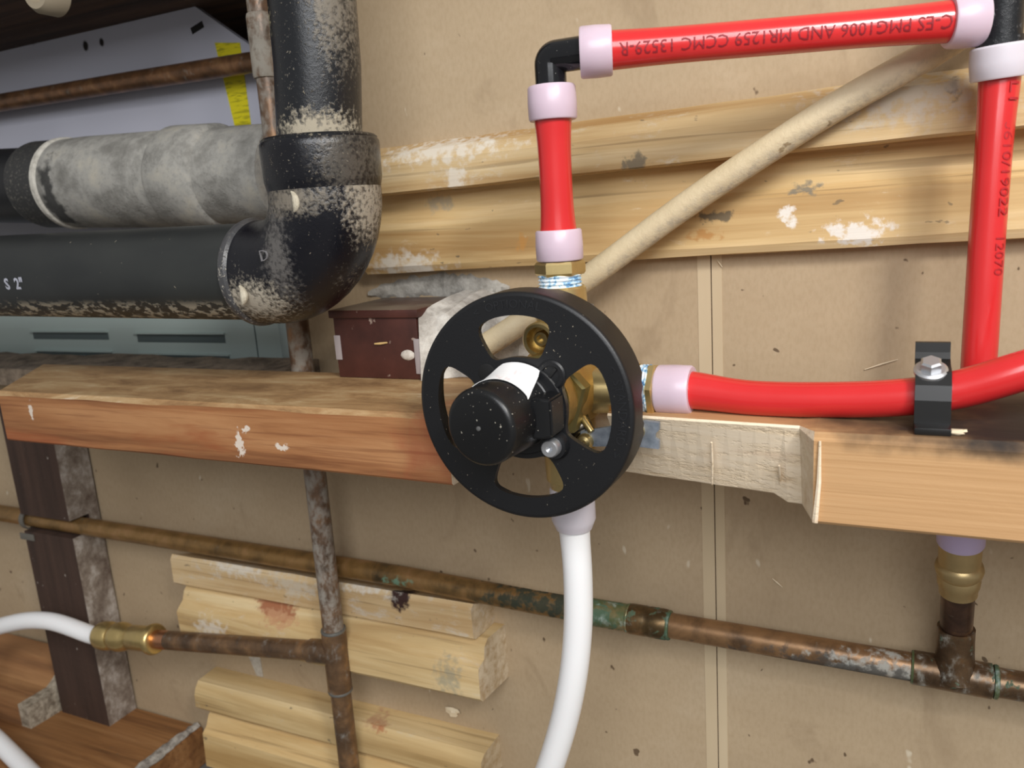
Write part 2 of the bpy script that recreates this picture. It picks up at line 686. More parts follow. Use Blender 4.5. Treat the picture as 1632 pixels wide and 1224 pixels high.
secs = []
flags = []
NL, NR = -203.0, -29.0
x = -563.0
while x < NL - 10:
    secs.append(beam_sec(x, 140 + random.uniform(-.5, .5), 140 + random.uniform(-.5, .5), 2.6 + random.uniform(-.6, .6), ZB + 1.5 * (x + 563) / -360 + 2))
    flags.append(0)
    x += 30
secs.append(beam_sec(NL, 140, 140, 2.6))
flags.append(1)
nn = 26
for i in range(nn + 1):
    t = i / nn
    x = NL + 3 + (NR - 6 - NL - 3) * t
    if x < -128:
        yb, yt = 84, 86
    else:
        k = (x + 128) / (NR + 128)
        yb = 97 + 17 * k
        yt = 121 + 6 * k
    zb = ZB + random.uniform(-.12, .12) + (-3.5 if t > 0.93 else 0)
    secs.append(beam_sec(x, yb, yt, 1.0, zb))
    flags.append(1)
flags[-1] = 1
for x, fl in ((NR, 2), (-10, 0), (40, 0), (160, 0), (420, 0)):
    secs.append(beam_sec(x if fl != 2 else NR + 1.0, 140, 140, 3.2, ZB - 1.5, ZT + 1.0))
    flags.append(0)
bm = bm_new()


def bmats(i, k):
    if k in (1, 2, 3) and flags[i] == 1 or k == 0 and flags[i] == 1:
        return 1
    return 0


# skewed saw cut at the left end
secs[0] = [(x_ - 78.0 * (140 - y_) / 89.0, y_, z_) for x_, y_, z_ in secs[0]]
secs.insert(1, beam_sec(-550.0, 140, 140, 2.6, ZB + 2))
flags.insert(1, 0)
stations(bm, secs, bmats)
beam = obj('timber_beam', bm, [M['beam'], M['fresh']], None, smooth=False)
tag(beam, 'weathered orange-brown timber beam across the wall, notched behind the valve and scorched at right', 'beam')

# dusty mortar lying in the gap between beam and wall
bm = bm_new()
lsec = []
for i in range(24):
    xx = -900 + i * 22
    z_ = -103.5 + random.uniform(-1.5, 1.5)
    lsec.append([(xx, .4, -120), (xx, 50.4, -120), (xx, 50.4, z_ - 1), (xx, 34, z_ + random.uniform(-1.5, 2)), (xx, 16, z_ + random.uniform(-1, 3)), (xx, .4, z_ + 2)])
stations(bm, lsec)
tag(obj('mortar_ledge', bm, plaster_mat('brown_mortar', C(140, 124, 106), C(84, 72, 60), 60.0, .8), None, smooth=True, angle=60), 'grey-brown mortar ledge behind the beam, under the pale green vent', 'mortar')

# saw kerf ridges and a torn splinter standing on the notch: parts of the beam
for (px, y0, y1) in ((1134, 705, 772), (1242, 742, 782)):
    a = W(px, y0, 121)
    b = W(px + 1, y1, 110)
    bm = bm_new()
    sweep(bm, [a, (a + b) / 2 + Vector((0.3, 0.3, 0)), b], [0.5, 0.7, 0.4], 6)
    o = obj('saw_ridge', bm, M['fresh'], beam)
bm = bm_new()
a = W(1307, 703, 140.6)
b = W(1299, 832, 140.6)
sweep(bm, [a, a * 0.5 + b * 0.5 + Vector((0.6, 0.6, 0)), b], [0.5, 1.0, 1.3], 6)
obj('torn_edge', bm, M['fresh'], beam)

# ================================================================== stud, plate and scraps, lower left
ZP = -463.0
m = Mat('stud_wood', 0.8)
g = m.noise(1.0, (80, 80, 5), 4)
c = m.ramp(g, [(0.3, C(52, 36, 28)), (0.6, C(70, 50, 40)), (0.8, C(82, 60, 48))])
gm = m.n('ShaderNodeNewGeometry')
sp = m.n('ShaderNodeSeparateXYZ')
m.link(gm.outputs['Normal'], sp.inputs[0])
side = m.rng(sp.outputs[0], 0.3, 0.7)
pl = m.noise(70.0, (1, 1, 0.8), 7, 0.7, 0.2, 2)
plc = m.ramp(pl, [(0.32, C(92, 76, 66)), (0.5, C(136, 124, 112)), (0.68, C(186, 178, 170))])
c = m.mix(side, c, plc)
sk = m.noise(160.0, (1, 1, 1), 3, 0.5, 0, 4)
c = m.mix(m.rng(sk, 0.72, 0.76, 0, .8), c, C(170, 160, 150))
m.color(c)
m.bump(pl, 0.6, 0.002)
M['stud'] = m.m
SX0, SX1 = W(50, 900, 33).x, W(124, 900, 33).x
ZPI = -259.5
prof = [(2, ZP), (33, ZP), (33, ZPI - 8.6), (13, ZPI - 8.6), (13, ZPI + 8.4), (33, ZPI + 8.4), (33, ZB - 1), (2, ZB - 1)]
bm = bm_new()
stations(bm, [[(SX0, y, z) for y, z in prof], [(SX1, y, z) for y, z in prof]])
es = [e for e in bm.edges if abs(e.verts[0].co.x - SX1) < .01 and abs(e.verts[1].co.x - SX1) < .01]
tag(obj('wall_stud', bm, M['stud'], None, smooth=False), 'dark brown stud with a plaster-grey side, notched for the copper line', 'stud')

M['plate'] = wood('plate_wood', C(98, 62, 34), C(146, 102, 60), C(168, 124, 80), 'X', 0.7, rough=0.6, fine=0.45, off=2)
PXR = W(331, 1152, 0).x - 6
bm = bm_new()
secs = [[(x_, 1, -501), (x_, 140, -501), (x_, 140, ZP), (x_, 1, ZP)] for x_ in (-1250, PXR)]
stations(bm, secs)
bmesh.ops.bevel(bm, geom=[e for e in bm.edges], offset=1.2, segments=2, affect='EDGES')
tag(obj('bottom_plate', bm, M['plate'], None), 'orange-brown grained floor plate under the dark stud', 'plate')

M['mortar'] = plaster_mat('grey_mortar', C(190, 184, 174), C(112, 104, 96), 120.0, 0.9)
bm = bm_new()
n = 26
pts = []
for i in range(n):
    t = i / (n - 1)
    pts.append(Vector((PXR - 5 + random.uniform(-.6, .6), 3 + 95 * t, ZP + 1.2)))
sweep(bm, pts, [5.0 * (1 - 0.35 * abs(2 * i / (n - 1) - 1)) * random.uniform(.85, 1.15) for i in range(n)], 10, True, 0, 0.16)
for v in bm.verts:
    if v.co.z < ZP + 0.05:
        v.co.z = ZP + 0.05
tag(obj('mortar_bead', bm, M['mortar'], None), 'grey mortar bead along the end of the floor plate', 'mortar')

# frayed offcut lying left of the stud
M['offcut'] = wood('offcut_wood', C(110, 74, 44), C(150, 106, 66), C(172, 128, 84), 'X', 0.7, off=4,
                   spots=[(tuple(W(65, 1066, 60)), 4, (1, 3, 1), C(60, 26, 16), 0.9, 0.4)])
M['fray'] = plaster_mat('frayed_end', C(192, 180, 160), C(124, 110, 92), 150.0, 1.0)
e0 = WZ(40, 1166, ZP)
e1 = WZ(92, 1138, ZP)
bm = bm_new()
hgt = 24.0
ns, mt = 7, 5
grid = []
secs = []
NS = 9


def off_sec(t, xoff, amp):
    q = []
    for k in range(NS):
        s = k / (NS - 1)
        q.append((xoff + random.uniform(-amp, amp), 3 + 60 * s, ZP + 50 - 26 * min(1, s / .45) + random.uniform(-amp, amp) * .5))
    for k in range(NS):
        s = 1 - k / (NS - 1)
        q.append((xoff + random.uniform(-amp, amp), 3 + 60 * s, ZP + 0.05))
    return q


xo = SX0 - 4
stations(bm, [off_sec(0, -1100, .2), off_sec(0, xo - 14, .3), off_sec(0, xo - 5, .8), off_sec(0, xo, 1.6)], lambda i, k: 0 if i == 0 else 1)
bm.faces.ensure_lookup_table()
for f in bm.faces:
    if len(f.verts) > 4 and f.calc_center_median().x > xo - 4:
        f.material_index = 1
tag(obj('wood_offcut', bm, [M['offcut'], M['fray']], None, smooth=False), 'short brown board with a frayed plaster-caked end, left of the stud', 'board')

# ================================================================== laths on the wall
PINE_D, PINE_M, PINE_L = C(168, 130, 80), C(206, 176, 124), C(224, 202, 160)
WHITE = C(222, 216, 204)
GREY = C(120, 116, 106)


def lath(name, mat, xs, prof, label, jit=0.5, group=None, bev=1.2, slope=0.0, endcut=0.0):
    """prof: closed (y, z) outline; extruded along x with a slightly uneven edge"""
    bm = bm_new()
    x0, x1 = xs
    n = max(6, int((x1 - x0) / 26))
    secs = []
    for i in range(n + 1):
        t = i / n
        xx = x0 + (x1 - x0) * t
        s = []
        for (y, z) in prof:
            ex = 0
            if i == n:
                ex = endcut * (1 - y / 40.0) + random.uniform(-.8, .8)
            if i == 0:
                ex = random.uniform(-.8, .8)
            s.append((xx + ex, max(0.05, y + random.uniform(-.25, .25) * jit) if y > .2 else 0.05, z + slope * (xx - x0) + random.uniform(-jit, jit) * .6))
        secs.append(s)
    stations(bm, secs)
    return tag(obj(name, bm, mat, None, smooth=True, angle=22), label, 'board', group)


sp = [(tuple(W(1010, 260, 24)), 7, (1.2, 2, 0.8), C(110, 104, 90), .8, .5), (tuple(W(1520, 132, 24)), 6, (0.6, 2, 1.2), C(70, 70, 74), .8, .5),
      (tuple(W(700, 238, 24)), 26, (2.2, 2, .35), WHITE, .75, .8), (tuple(W(1440, 150, 24)), 30, (1.5, 2, .5), C(196, 188, 176), .7, .8), (tuple(W(725, 285, 24)), 9, (1, 2, 1), WHITE, .7, .7)]
M['lath_u'] = wood('lath_pine_a', PINE_D, C(200, 172, 126), C(216, 194, 154), 'X', 0.8, dust=C(206, 196, 176), dusty=.25, spots=sp, off=1)
z0, z1 = 14.0, 44.5
p = [(0, z1), (10, z1 + .5), (21, z1 - 5), (24, z1 - 12), (24, z0 + 1), (22, z0), (12.2, z0), (0.1, z0 + .1)]
lath('wall_lath', M['lath_u'], (-322, 330), p, 'pale pine lath, upper of the two overlapped above the valve', 0.7, slope=0.018)
sp = [(tuple(W(1282, 300, 13)), 5, (2, 2, .8), C(120, 116, 104), .85, .5), (tuple(W(1365, 372, 13)), 11, (1.5, 2, .7), C(232, 228, 220), .9, .5), (tuple(W(1255, 345, 13)), 5, (1, 2, 1.2), C(236, 232, 224), .9, .5),
      (tuple(W(1140, 345, 13)), 6, (2.4, 2, .6), C(80, 76, 66), .8, .5), (tuple(W(1125, 375, 13)), 5, (2, 2, .8), C(176, 122, 60), .7, .6), (tuple(W(650, 425, 13)), 20, (1.6, 2, .5), WHITE, .8, .8),
      (tuple(W(690, 325, 13)), 9, (1.4, 2, .7), C(170, 156, 130), .8, .7), (tuple(W(832, 388, 13)), 5, (.8, 2, 1.2), C(196, 140, 70), .7, .6)]
M['lath_l'] = wood('lath_pine_b', C(176, 138, 86), C(212, 182, 130), C(228, 204, 160), 'X', 0.6, dust=C(226, 214, 190), dusty=.12, spots=sp, off=6)
z0, z1 = -38.5, 16.0
p = [(0, z1), (6, z1), (8, -4.0), (13, -9.0), (13.5, z0 + 5), (11, z0 + .5), (6, z0), (0, z0)]
lath('wall_lath', M['lath_l'], (-334, 330), p, 'pale pine board, lower of the two overlapped above the valve', 0.5, slope=0.018)

sp = [(tuple(W(636, 951, 28)), 10.5, (1, 3, 1.2), C(52, 26, 20), 1.0, .3), (tuple(W(580, 930, 28)), 16, (2, 2, .6), WHITE, .8, .8), (tuple(W(375, 905, 28)), 14, (2.2, 2, .6), WHITE, .7, .8), (tuple(W(470, 935, 28)), 16, (2, 2, .6), C(200, 190, 172), .7, .8)]
M['low_a'] = wood('low_pine_a', C(176, 140, 92), C(206, 178, 134), C(220, 198, 160), 'X', 0.8, dust=C(206, 198, 184), dusty=.35, spots=sp, endc=C(214, 198, 172), off=11)
p = [(0, -281), (12, -277), (26, -271), (28.5, -275), (28.5, -296.5), (26, -298.5), (0, -298.5)]
lath('low_lath', M['low_a'], (-558, -264), p, 'short dusty pine lath with a dark knot, just under the long copper line', 0.6, endcut=4)
sp = [(tuple(W(432, 974, 33)), 20, (1.2, 3, .55), C(150, 78, 46), .85, .4), (tuple(W(435, 990, 36)), 15, (1.2, 3, .5), C(196, 150, 112), .7, .5), (tuple(W(715, 1080, 38)), 12, (1, 2, 1.4), C(130, 134, 122), .55, .8), (tuple(W(340, 1000, 36)), 14, (1.4, 2, .8), WHITE, .6, .8)]
M['low_b'] = wood('low_pine_b', C(170, 134, 84), C(206, 178, 128), C(222, 200, 156), 'X', 0.7, dust=C(210, 200, 182), dusty=.15, spots=sp, endc=C(214, 198, 172), off=15)
p = [(0, -298.7), (22, -298.7), (27, -303), (30, -311), (36.5, -314), (38, -318), (38, -338), (35.5, -341), (0, -341)]
lath('low_lath', M['low_b'], (-548, -257), p, 'grooved pine board below the dusty lath, with a reddish knot', 0.5, endcut=5)
sp = [(tuple(W(588, 1152, 28)), 13, (1.3, 3, .8), C(178, 138, 104), .85, .4), (tuple(W(597, 1165, 28)), 5, (2, 2, .6), C(170, 96, 56), .7, .5)]
M['low_c'] = wood('low_pine_c', C(170, 138, 88), C(202, 174, 124), C(216, 192, 146), 'X', 0.6, dust=C(196, 186, 164), dusty=.1, spots=sp, endc=C(214, 198, 172), off=19)
p = [(0, -394), (22, -395), (27, -400), (29, -405), (29, -417), (25, -421.5), (0, -421.5)]
lath('low_lath', M['low_c'], (-556, -268), p, 'flat-topped pine lath, upper of the lowest pair beside the copper riser', 0.5, endcut=4)
M['low_d'] = wood('low_pine_d', C(176, 140, 86), C(208, 176, 122), C(222, 196, 146), 'X', 0.6, endc=C(214, 198, 172), off=23)
p = [(0, -421.7), (20, -421.7), (26, -425), (29, -434), (35, -438), (36, -470), (33, -473), (0, -473)]
lath('low_lath', M['low_d'], (-546, -270), p, 'pine lath, bottom one of the lowest pair at the frame edge', 0.5, endcut=4)

# ================================================================== copper lines
RC = 7.95
M['cu_v'] = copper_mat('copper_riser_dusty', C(124, 98, 78), C(82, 68, 58), dust=.66, dustc=C(150, 144, 134), metal=.5)
M['cu_low'] = copper_mat('copper_riser_low', C(116, 90, 66), C(78, 62, 50), dust=.3, dustc=C(140, 138, 132), metal=.45)
M['cu_h'] = copper_mat('copper_line', C(146, 112, 66), C(106, 82, 50), dust=.06, green=.06, metal=.45)
M['cu_green'] = copper_mat('copper_green', C(104, 84, 56), C(50, 46, 36), green=.55, dust=.18, dustc=C(150, 158, 150))
M['cu_tee'] = copper_mat('copper_tee', C(118, 94, 70), C(76, 60, 46), green=.42, dust=.42, dustc=C(156, 156, 148))
M['cu_new'] = plain('copper_sanded', C(206, 150, 116), .35, 1.0)
M['cu_up'] = copper_mat('copper_upper', C(126, 90, 62), C(80, 60, 44), dust=.2, green=.05, metal=.5)
M['solder'] = plain('solder', C(126, 126, 122), .5, .6)

riser = thing('copper_riser', 'upright dusty copper pipe passing behind the drain elbow and the beam', 'pipe', (-379, 40, -501))
XR = lambda z: -372.5 - (139 - z) * 0.0105
YV = 42.0


def rp(z):
    return Vector((XR(z), YV, z))


def seg_pipe(parent, name, a, b, r, mat, seg=24):
    bm = bm_new()
    sweep(bm, [a, (Vector(a) + Vector(b)) / 2, b], r, seg)
    return obj(name, bm, mat, parent)


def coupling(parent, name, a, b, r, mat, lip=0.5):
    a = Vector(a)
    L = (Vector(b) - a).length
    bm = bm_new()
    lathe(bm, a, b, [(0, r - 1.0), (0.4, r), (2.0, r + lip), (L / 2 - 1.5, r + lip), (L / 2, r + lip * .4), (L / 2 + 1.5, r + lip), (L - 2, r + lip), (L - .4, r), (L, r - 1.0)], 28)
    return obj(name, bm, mat, parent)


zt = 330
zTee = W(522, 1037, YV).z
seg_pipe(riser, 'pipe', rp(zt), rp(W(512, 1000, YV).z), RC, M['cu_v'])
seg_pipe(riser, 'pipe', rp(W(512, 1000, YV).z), rp(-501), RC, M['cu_low'])
z_a, z_b = W(400, 25, YV).z, W(415, 128, YV).z
coupling(riser, 'coupling', rp(z_b), rp(z_a), RC + 1.2, copper_mat('copper_caked', C(128, 104, 84), C(86, 72, 60), dust=.8, dustc=C(160, 154, 142), metal=.4))
tz1, tz0 = W(512, 1000, YV).z, W(533, 1097, YV).z
coupling(riser, 'tee_body', rp(tz0), rp(tz1), RC + 1.1, M['cu_low'], .3)
for z in (tz0, tz1):
    bm = bm_new()
    lathe(bm, rp(z - 1), rp(z + 1.4), [(0, RC), (0.2, RC + 1.4), (1.2, RC + 1.7), (2.2, RC + 1.4), (2.4, RC)], 24)
    obj('solder_ring', bm, M['solder'], riser)
bA = Vector((XR(zTee), YV, zTee))
bB = W(250, 1019, YV + 5)
d = (bB - bA).normalized()
seg_pipe(riser, 'branch_socket', bA, bA + d * 24, RC + 1.3, M['cu_low'])
seg_pipe(riser, 'branch_pipe', bA + d * 22, bB - d * -14 if False else bB - d * 14, RC, M['cu_low'])
seg_pipe(riser, 'sanded_end', bB - d * 14.2, bB + d * 2, RC + .05, M['cu_new'])
M['brass'] = brass_mat('brass_press', C(222, 196, 134), .24)
L = (W(160, 1009, YV + 6) - bB).length
bm = bm_new()
lathe(bm, bB, bB + d, [(0, RC), (0, 11.2), (.8, 12.4), (3.2, 13.4), (5.4, 13.2), (6.6, 11.6), (7.4, 10.9), (L * .40, 10.9), (L * .43, 9.6), (L * .47, 9.6), (L * .5, 10.6), (L * .55, 12.2), (L * .62, 13.0), (L * .69, 12.4), (L * .72, 11.0), (L * .75, 10.8), (L * .78, 12.2), (L * .85, 12.8), (L * .93, 12.6), (L * .98, 11.6), (L, 9)], 32)
obj('brass_coupling', bm, M['brass'], riser)
bC = bB + d * L

M['wpex'] = plain('white_pex', C(244, 244, 245), .32, 0, .1, .15, .003)
hose = [bC + d * .1, bC + d * 12, W(80, 990, YV + 14), W(20, 993, YV + 20), W(-40, 1018, YV + 26), W(-62, 1080, 88), WZ(-40, 1142, ZP + 26), WZ(0, 1184, ZP + 16), WZ(42, 1226, ZP + 10), WZ(105, 1290, ZP + 8.2), WZ(160, 1345, ZP + 8.2)]
bm = bm_new()
sweep(bm, smooth_path(hose, 8), 7.9, 24)
tag(obj('white_pipe', bm, M['wpex'], None), 'white plastic pipe looping left from the brass coupling by the stud', 'pipe')

# long horizontal line
line = thing('copper_line', 'long tarnished copper pipe running low along the fibreboard wall', 'pipe', (-124, 15, -280))
LP = [(-1150, -258.5), (-806, -259.6), (-547, -259.8), (-328, -260.3), (-216, -264.0), (-124, -265.2), (15, -267.0), (70, -268.3), (400, -271)]
YH = 22.0


def lz(x):
    for (x0, z0), (x1, z1) in zip(LP, LP[1:]):
        if x0 <= x <= x1:
            return z0 + (z1 - z0) * (x - x0) / (x1 - x0)
    return LP[-1][1]


def lp(x):
    return Vector((x, YH, lz(x)))


xc0, xc1, xc2 = W(946, 963, YH).x, W(1002, 975, YH).x, W(1066, 987, YH).x
xt0, xt1 = W(1456, 1053, YH).x, W(1581, 1074, YH).x
for (a, b, mt) in ((-1150, -345, 'cu_h'), (-345, xc0, 'cu_green'), (xc2, xt0, 'cu_h'), (xt1, 400, 'cu_tee')):
    bm = bm_new()
    n = 8
    sweep(bm, [lp(a + (b - a) * i / n) for i in range(n + 1)], RC, 24)
    if mt == 'cu_green':
        mt_ = copper_mat('copper_line_stained', C(138, 106, 64), C(70, 58, 38), green=.26, metal=.45, spots=[((-324, YH + 6, lz(-324)), 4.5, (2.2, 3, .7), C(100, 140, 118), .8, .6), ((-205, YH, lz(-205) + 3), 18, (2, 3, .5), C(30, 44, 34), .9, .6)])
    elif mt == 'cu_h' and a > -300:
        mt_ = copper_mat('copper_line_worn', C(146, 112, 78), C(88, 68, 50), green=.16, metal=.5, spots=[((xt0 - 18, YH + 4, lz(xt0 - 18) - 2), 18, (2, 3, .45), C(176, 178, 172), .8, .6), ((xt0 - 40, YH, lz(xt0 - 40) - 6), 30, (2, 3, .25), C(60, 56, 52), .8, .6)])
    else:
        mt_ = M[mt]
    obj('pipe', bm, mt_, line)
gs = copper_mat('copper_sleeve_green', C(96, 104, 70), C(64, 84, 56), green=.7, dust=.3, dustc=C(176, 190, 184), metal=.3)
seg_pipe(line, 'green_sleeve', lp(xc0 - 14), lp(xc1), RC + 1.0, gs)
coupling(line, 'coupling', lp(xc1 - .5), lp(xc2), RC + 1.2, M['cu_green'], .6)
for x_, rr in ((xc1, 1.6), (xc2, 1.5), (xt0, 1.4), (xt1 + 2, 1.3)):
    bm = bm_new()
    lathe(bm, lp(x_ - 2.0), lp(x_ + 2.0), [(.6, RC), (.9, RC + rr * .8), (2, RC + rr * 1.05), (3.0, RC + rr * .8), (3.3, RC)], 24)
    obj('solder_ring', bm, gs, line)
seg_pipe(line, 'tee_body', lp(xt0), lp(xt1), RC + 1.5, M['cu_tee'])
tb = lp((xt0 + xt1) / 2 + 1)
t1 = W(1524, 1000, 24)
t2 = W(1527, 942, 40)
t3 = W(1531, 862, 47)
bm = bm_new()
sweep(bm, smooth_path([tb, tb * .6 + t1 * .4, t1], 5), [12, 11.5, 11, 10.6, 10, 9.7, 9.5, 9.4, 9.3, 9.3, 9.3], 28)
obj('tee_branch', bm, M['cu_tee'], line)
bm = bm_new()
sweep(bm, smooth_path([t1, (t1 + t2) / 2, t2, t2 + (t3 - t2) * .1], 5), 8.0, 28)
obj('branch_pipe', bm, copper_mat('copper_branch', C(96, 72, 60), C(66, 50, 44), dust=.12), line)
ax = (t3 - t2).normalized()
L = (t3 - t2).length
bm = bm_new()
lathe(bm, t2 - ax * 1, t3, [(0, 8), (.2, 9.0), (L * .14, 9.2), (L * .18, 9.9), (L * .3, 10.2), (L * .36, 9.6), (L * .42, 10.9), (L * .5, 11.4), (L * .58, 10.8), (L * .62, 9.7), (L * .98, 10.0), (L, 9.5)], 32)
M['brass_dull'] = brass_mat('brass_dull', C(206, 182, 134), .32)
obj('brass_adapter', bm, M['brass_dull'], line)

# strap on the stud
strap = thing('pipe_strap', 'small grey metal strap holding the copper line to the dark stud', 'strap', (SX0 - 2, 20, ZPI - 16))
M['zinc'] = plain('zinc', C(196, 198, 202), .42, .85)
M['zinc_dull'] = plain('zinc_dull', C(120, 116, 108), .7, .4)
bm = bm_new()
pts = [Vector((SX0 - 3.5, YH + math.cos(a) * (RC + 1.6), lz(SX0) + math.sin(a) * (RC + 1.6))) for a in [math.radians(d_) for d_ in range(-100, 101, 20)]]
secs = []
for p_ in pts:
    n_ = (p_ - Vector((SX0 - 3.5, YH, lz(SX0)))).normalized()
    secs.append([p_ + Vector((-2.8, 0, 0)), p_ + Vector((2.8, 0, 0)), p_ + Vector((2.8, 0, 0)) + n_ * 1.2, p_ + Vector((-2.8, 0, 0)) + n_ * 1.2])
stations(bm, secs)
obj('strap_loop', bm, M['zinc_dull'], strap)
bm = bm_new()
box(bm, SX0 - 6, SX0 + 14, 33.2, 34.4, lz(SX0) - 17, lz(SX0) - 10.5, .4)
obj('strap_tab', bm, M['zinc_dull'], strap)

# ================================================================== open cavity, upper left
uy = -42
bm = bm_new()
sweep(bm, [W(-160, 192, uy), W(0, 164, uy), W(200, 131, uy), W(420, 97, uy)], RC * 1.0, 24)
tag(obj('copper_pipe', bm, M['cu_up'], None), 'tarnished copper pipe crossing the cavity before the white panel', 'pipe')

M['wpanel'] = None
m = Mat('white_enamel', 0.3)
c = m.mix(m.rng(m.noise(150.0, (1, 1, 1), 3, .5, 0, 3), .72, .76, 0, .5), C(186, 187, 200), C(150, 144, 140))
for (px, py, r, stx) in ((52, 61, 5, (.8, 1, 1.3)), (136, 73, 4, (.8, 1, 1)), (162, 68, 3.5, (.8, 1, 1)), (212, 25, 4, (.8, 1, 1))):
    c = m.mix(m.spot(W(px, py, -60), r, stx, .4, .3), c, C(26, 20, 18))
m.color(c)
M['wpanel'] = m.m
pan = thing('white_appliance', 'white enamelled appliance panel inside the cavity with a yellow tag', 'panel', (-650, -62, -501))
pp = [W(-330, 102, -60), W(0, 33, -60), W(140, 4, -60), W(170, -30, -60), W(245, -35, -60), W(296, 0, -60), W(378, 58, -60), W(440, 100, -60), W(470, 540, -60), W(-400, 620, -60)]
bm = bm_new()
prism(bm, [(q.x, q.z) for q in pp], -66, -60)
obj('enamel_sheet', bm, M['wpanel'], pan, smooth=False)
bm = bm_new()
q = [W(342, 68, -59.5), W(382, 68, -59.5), W(401, 208, -59.5), W(376, 210, -59.5)]
prism(bm, [(k.x, k.z) for k in q], -59.95, -59.5)
m = Mat('yellow_tag', .6)
bars = m.noise(1.0, (60, 1, 420), 3, .6)
m.color(m.mix(m.rng(bars, .5, .62, 0, .55), C(226, 212, 20), C(120, 116, 10)))
tg = obj('yellow_tag', bm, m, pan, smooth=False)
tg['label'] = 'yellow warning tag with small dark print'
# slot in the panel
sl = W(288, 43, -59.6)
bm = bm_new()
secs = []
dx = (W(323, 38, -59.6) - W(304, 50, -59.6)).normalized()
pz = Vector((-dx.z, 0, dx.x))
cc = W(314, 44, -59.6)
quad = [cc - dx * 7 - pz * 2.6, cc + dx * 7 - pz * 2.6, cc + dx * 7 + pz * 2.6, cc - dx * 7 + pz * 2.6]
prism(bm, [(k.x, k.z) for k in quad], -60.05, -59.6)
obj('slot', bm, plain('slot_dark', C(16, 12, 12), .8), pan, smooth=False)

# beige round pipe end under the header
bm = bm_new()
pe = W(74, -12, 84)
lathe(bm, pe + Vector((0, -9.5, 0)), pe + Vector((0, 9, 0)), [(0, 6), (0, 12), (2, 14), (14, 14), (18, 11.5), (18, 8), (12, 7)], 32)
tag(obj('drain_stub', bm, plain('beige_dusty', C(150, 138, 118), .8), None), 'dusty beige round pipe end at the top left corner', 'pipe')

# pale green vent behind the drain pipe
M['vent'] = Mat('pale_green_plastic', .45)
M['vent'].color(C(178, 194, 192))
M['ventdark'] = plain('vent_slot', C(92, 106, 108), .6)
vent = thing('vent_grille', 'pale green plastic louvred vent behind the lower black drain pipe', 'vent', (-650, -26, -115))
vq = [W(-330, 470, -24), W(440, 470, -24), W(449, 574, -24), W(-330, 574, -24)]
zlo = W(449, 574, -24).z
zhi = W(440, 478, -24).z
xr = W(447, 545, -24).x
bm = bm_new()
box(bm, -1200, xr, -40, -24, zlo - 3, zhi, 2.0)
obj('vent_body', bm, M['vent'], vent)
for (xa, xb, ya, yb) in ((52, 172, 527, 541), (218, 358, 530, 546), (58, 178, 558, 566), (224, 365, 563, 570)):
    a = W(xa, (ya + yb) / 2, -23.4)
    b = W(xb, (ya + yb) / 2, -23.4)
    h = abs(W(xa, ya, -24).z - W(xa, yb, -24).z) / 2
    zc_ = (a.z + b.z) / 2
    bm = bm_new()
    box(bm, a.x, b.x, -24.6, -23.8, zc_ - h, zc_ + h, .3)
    lv = obj('louvre', bm, M['ventdark'], vent)
    bm = bm_new()
    stations(bm, [[(xx, -24, zc_ + h), (xx, -21.5, zc_ + h - .5), (xx, -21.5, zc_ + h - 1.5), (xx, -24, zc_ + h - 1.6)] for xx in (a.x - 1, b.x + 1)])
    obj('louvre_lip', bm, M['vent'], vent)
bm = bm_new()
box(bm, xr - 26, xr - 25, -24.2, -23.6, zlo, zhi - 3)
obj('seam_line', bm, M['ventdark'], vent, smooth=False)

# ================================================================== black ABS drains
YA = 98.0
ea = W(0, 434, YA)
RH = 29.5
VX = W(512, 250, YA).x
ZH = -26.5
dust = C(158, 148, 132)
m_abs = abs_mat('abs_pipe', .12, spots=[])
drain = thing('drain_pipe', 'black plastic drain pipe turning up at a dusty elbow, lower left pipe', 'pipe', (-420, YA, ZH - RH))
ZHUB = W(515, 298, YA + 33).z
ELX = VX - 43
# horizontal run with grit along its lower side
bm = bm_new()
sweep(bm, [Vector((-1150, YA, ZH + 12)), Vector((-700, YA, ZH + 5)), Vector((ELX - 16, YA, ZH - .5)), Vector((ELX, YA, ZH - 1))], RH, 48)
gritz = ZH - 24
m = Mat('abs_gritty', .42)
base = C(34, 37, 38)
gm = m.n('ShaderNodeNewGeometry')
sn = m.n('ShaderNodeSeparateXYZ')
m.link(gm.outputs['Normal'], sn.inputs[0])
d1 = m.noise(150.0, (.8, 1, 1.2), 5, .65)
f = m.math('MULTIPLY', m.rng(d1, .5, .56), m.rng(sn.outputs[2], -.45, -.7))
f2 = m.rng(m.noise(210.0, (1, 1, 1), 4, .6, 0, 4), .70, .74, 0, .6)
f = m.math('MAXIMUM', f, f2)
haze = m.rng(m.noise(16.0, (.5, 1, 1), 4), .35, .7, 0, .3)
c = m.mix(haze, base, C(66, 68, 64))
c = m.mix(f, c, C(172, 162, 142))
m.color(c)
m.rough(m.rng(f, 0, 1, .42, .9))
m.bump(f, .6, .002)
obj('pipe', bm, m, drain)
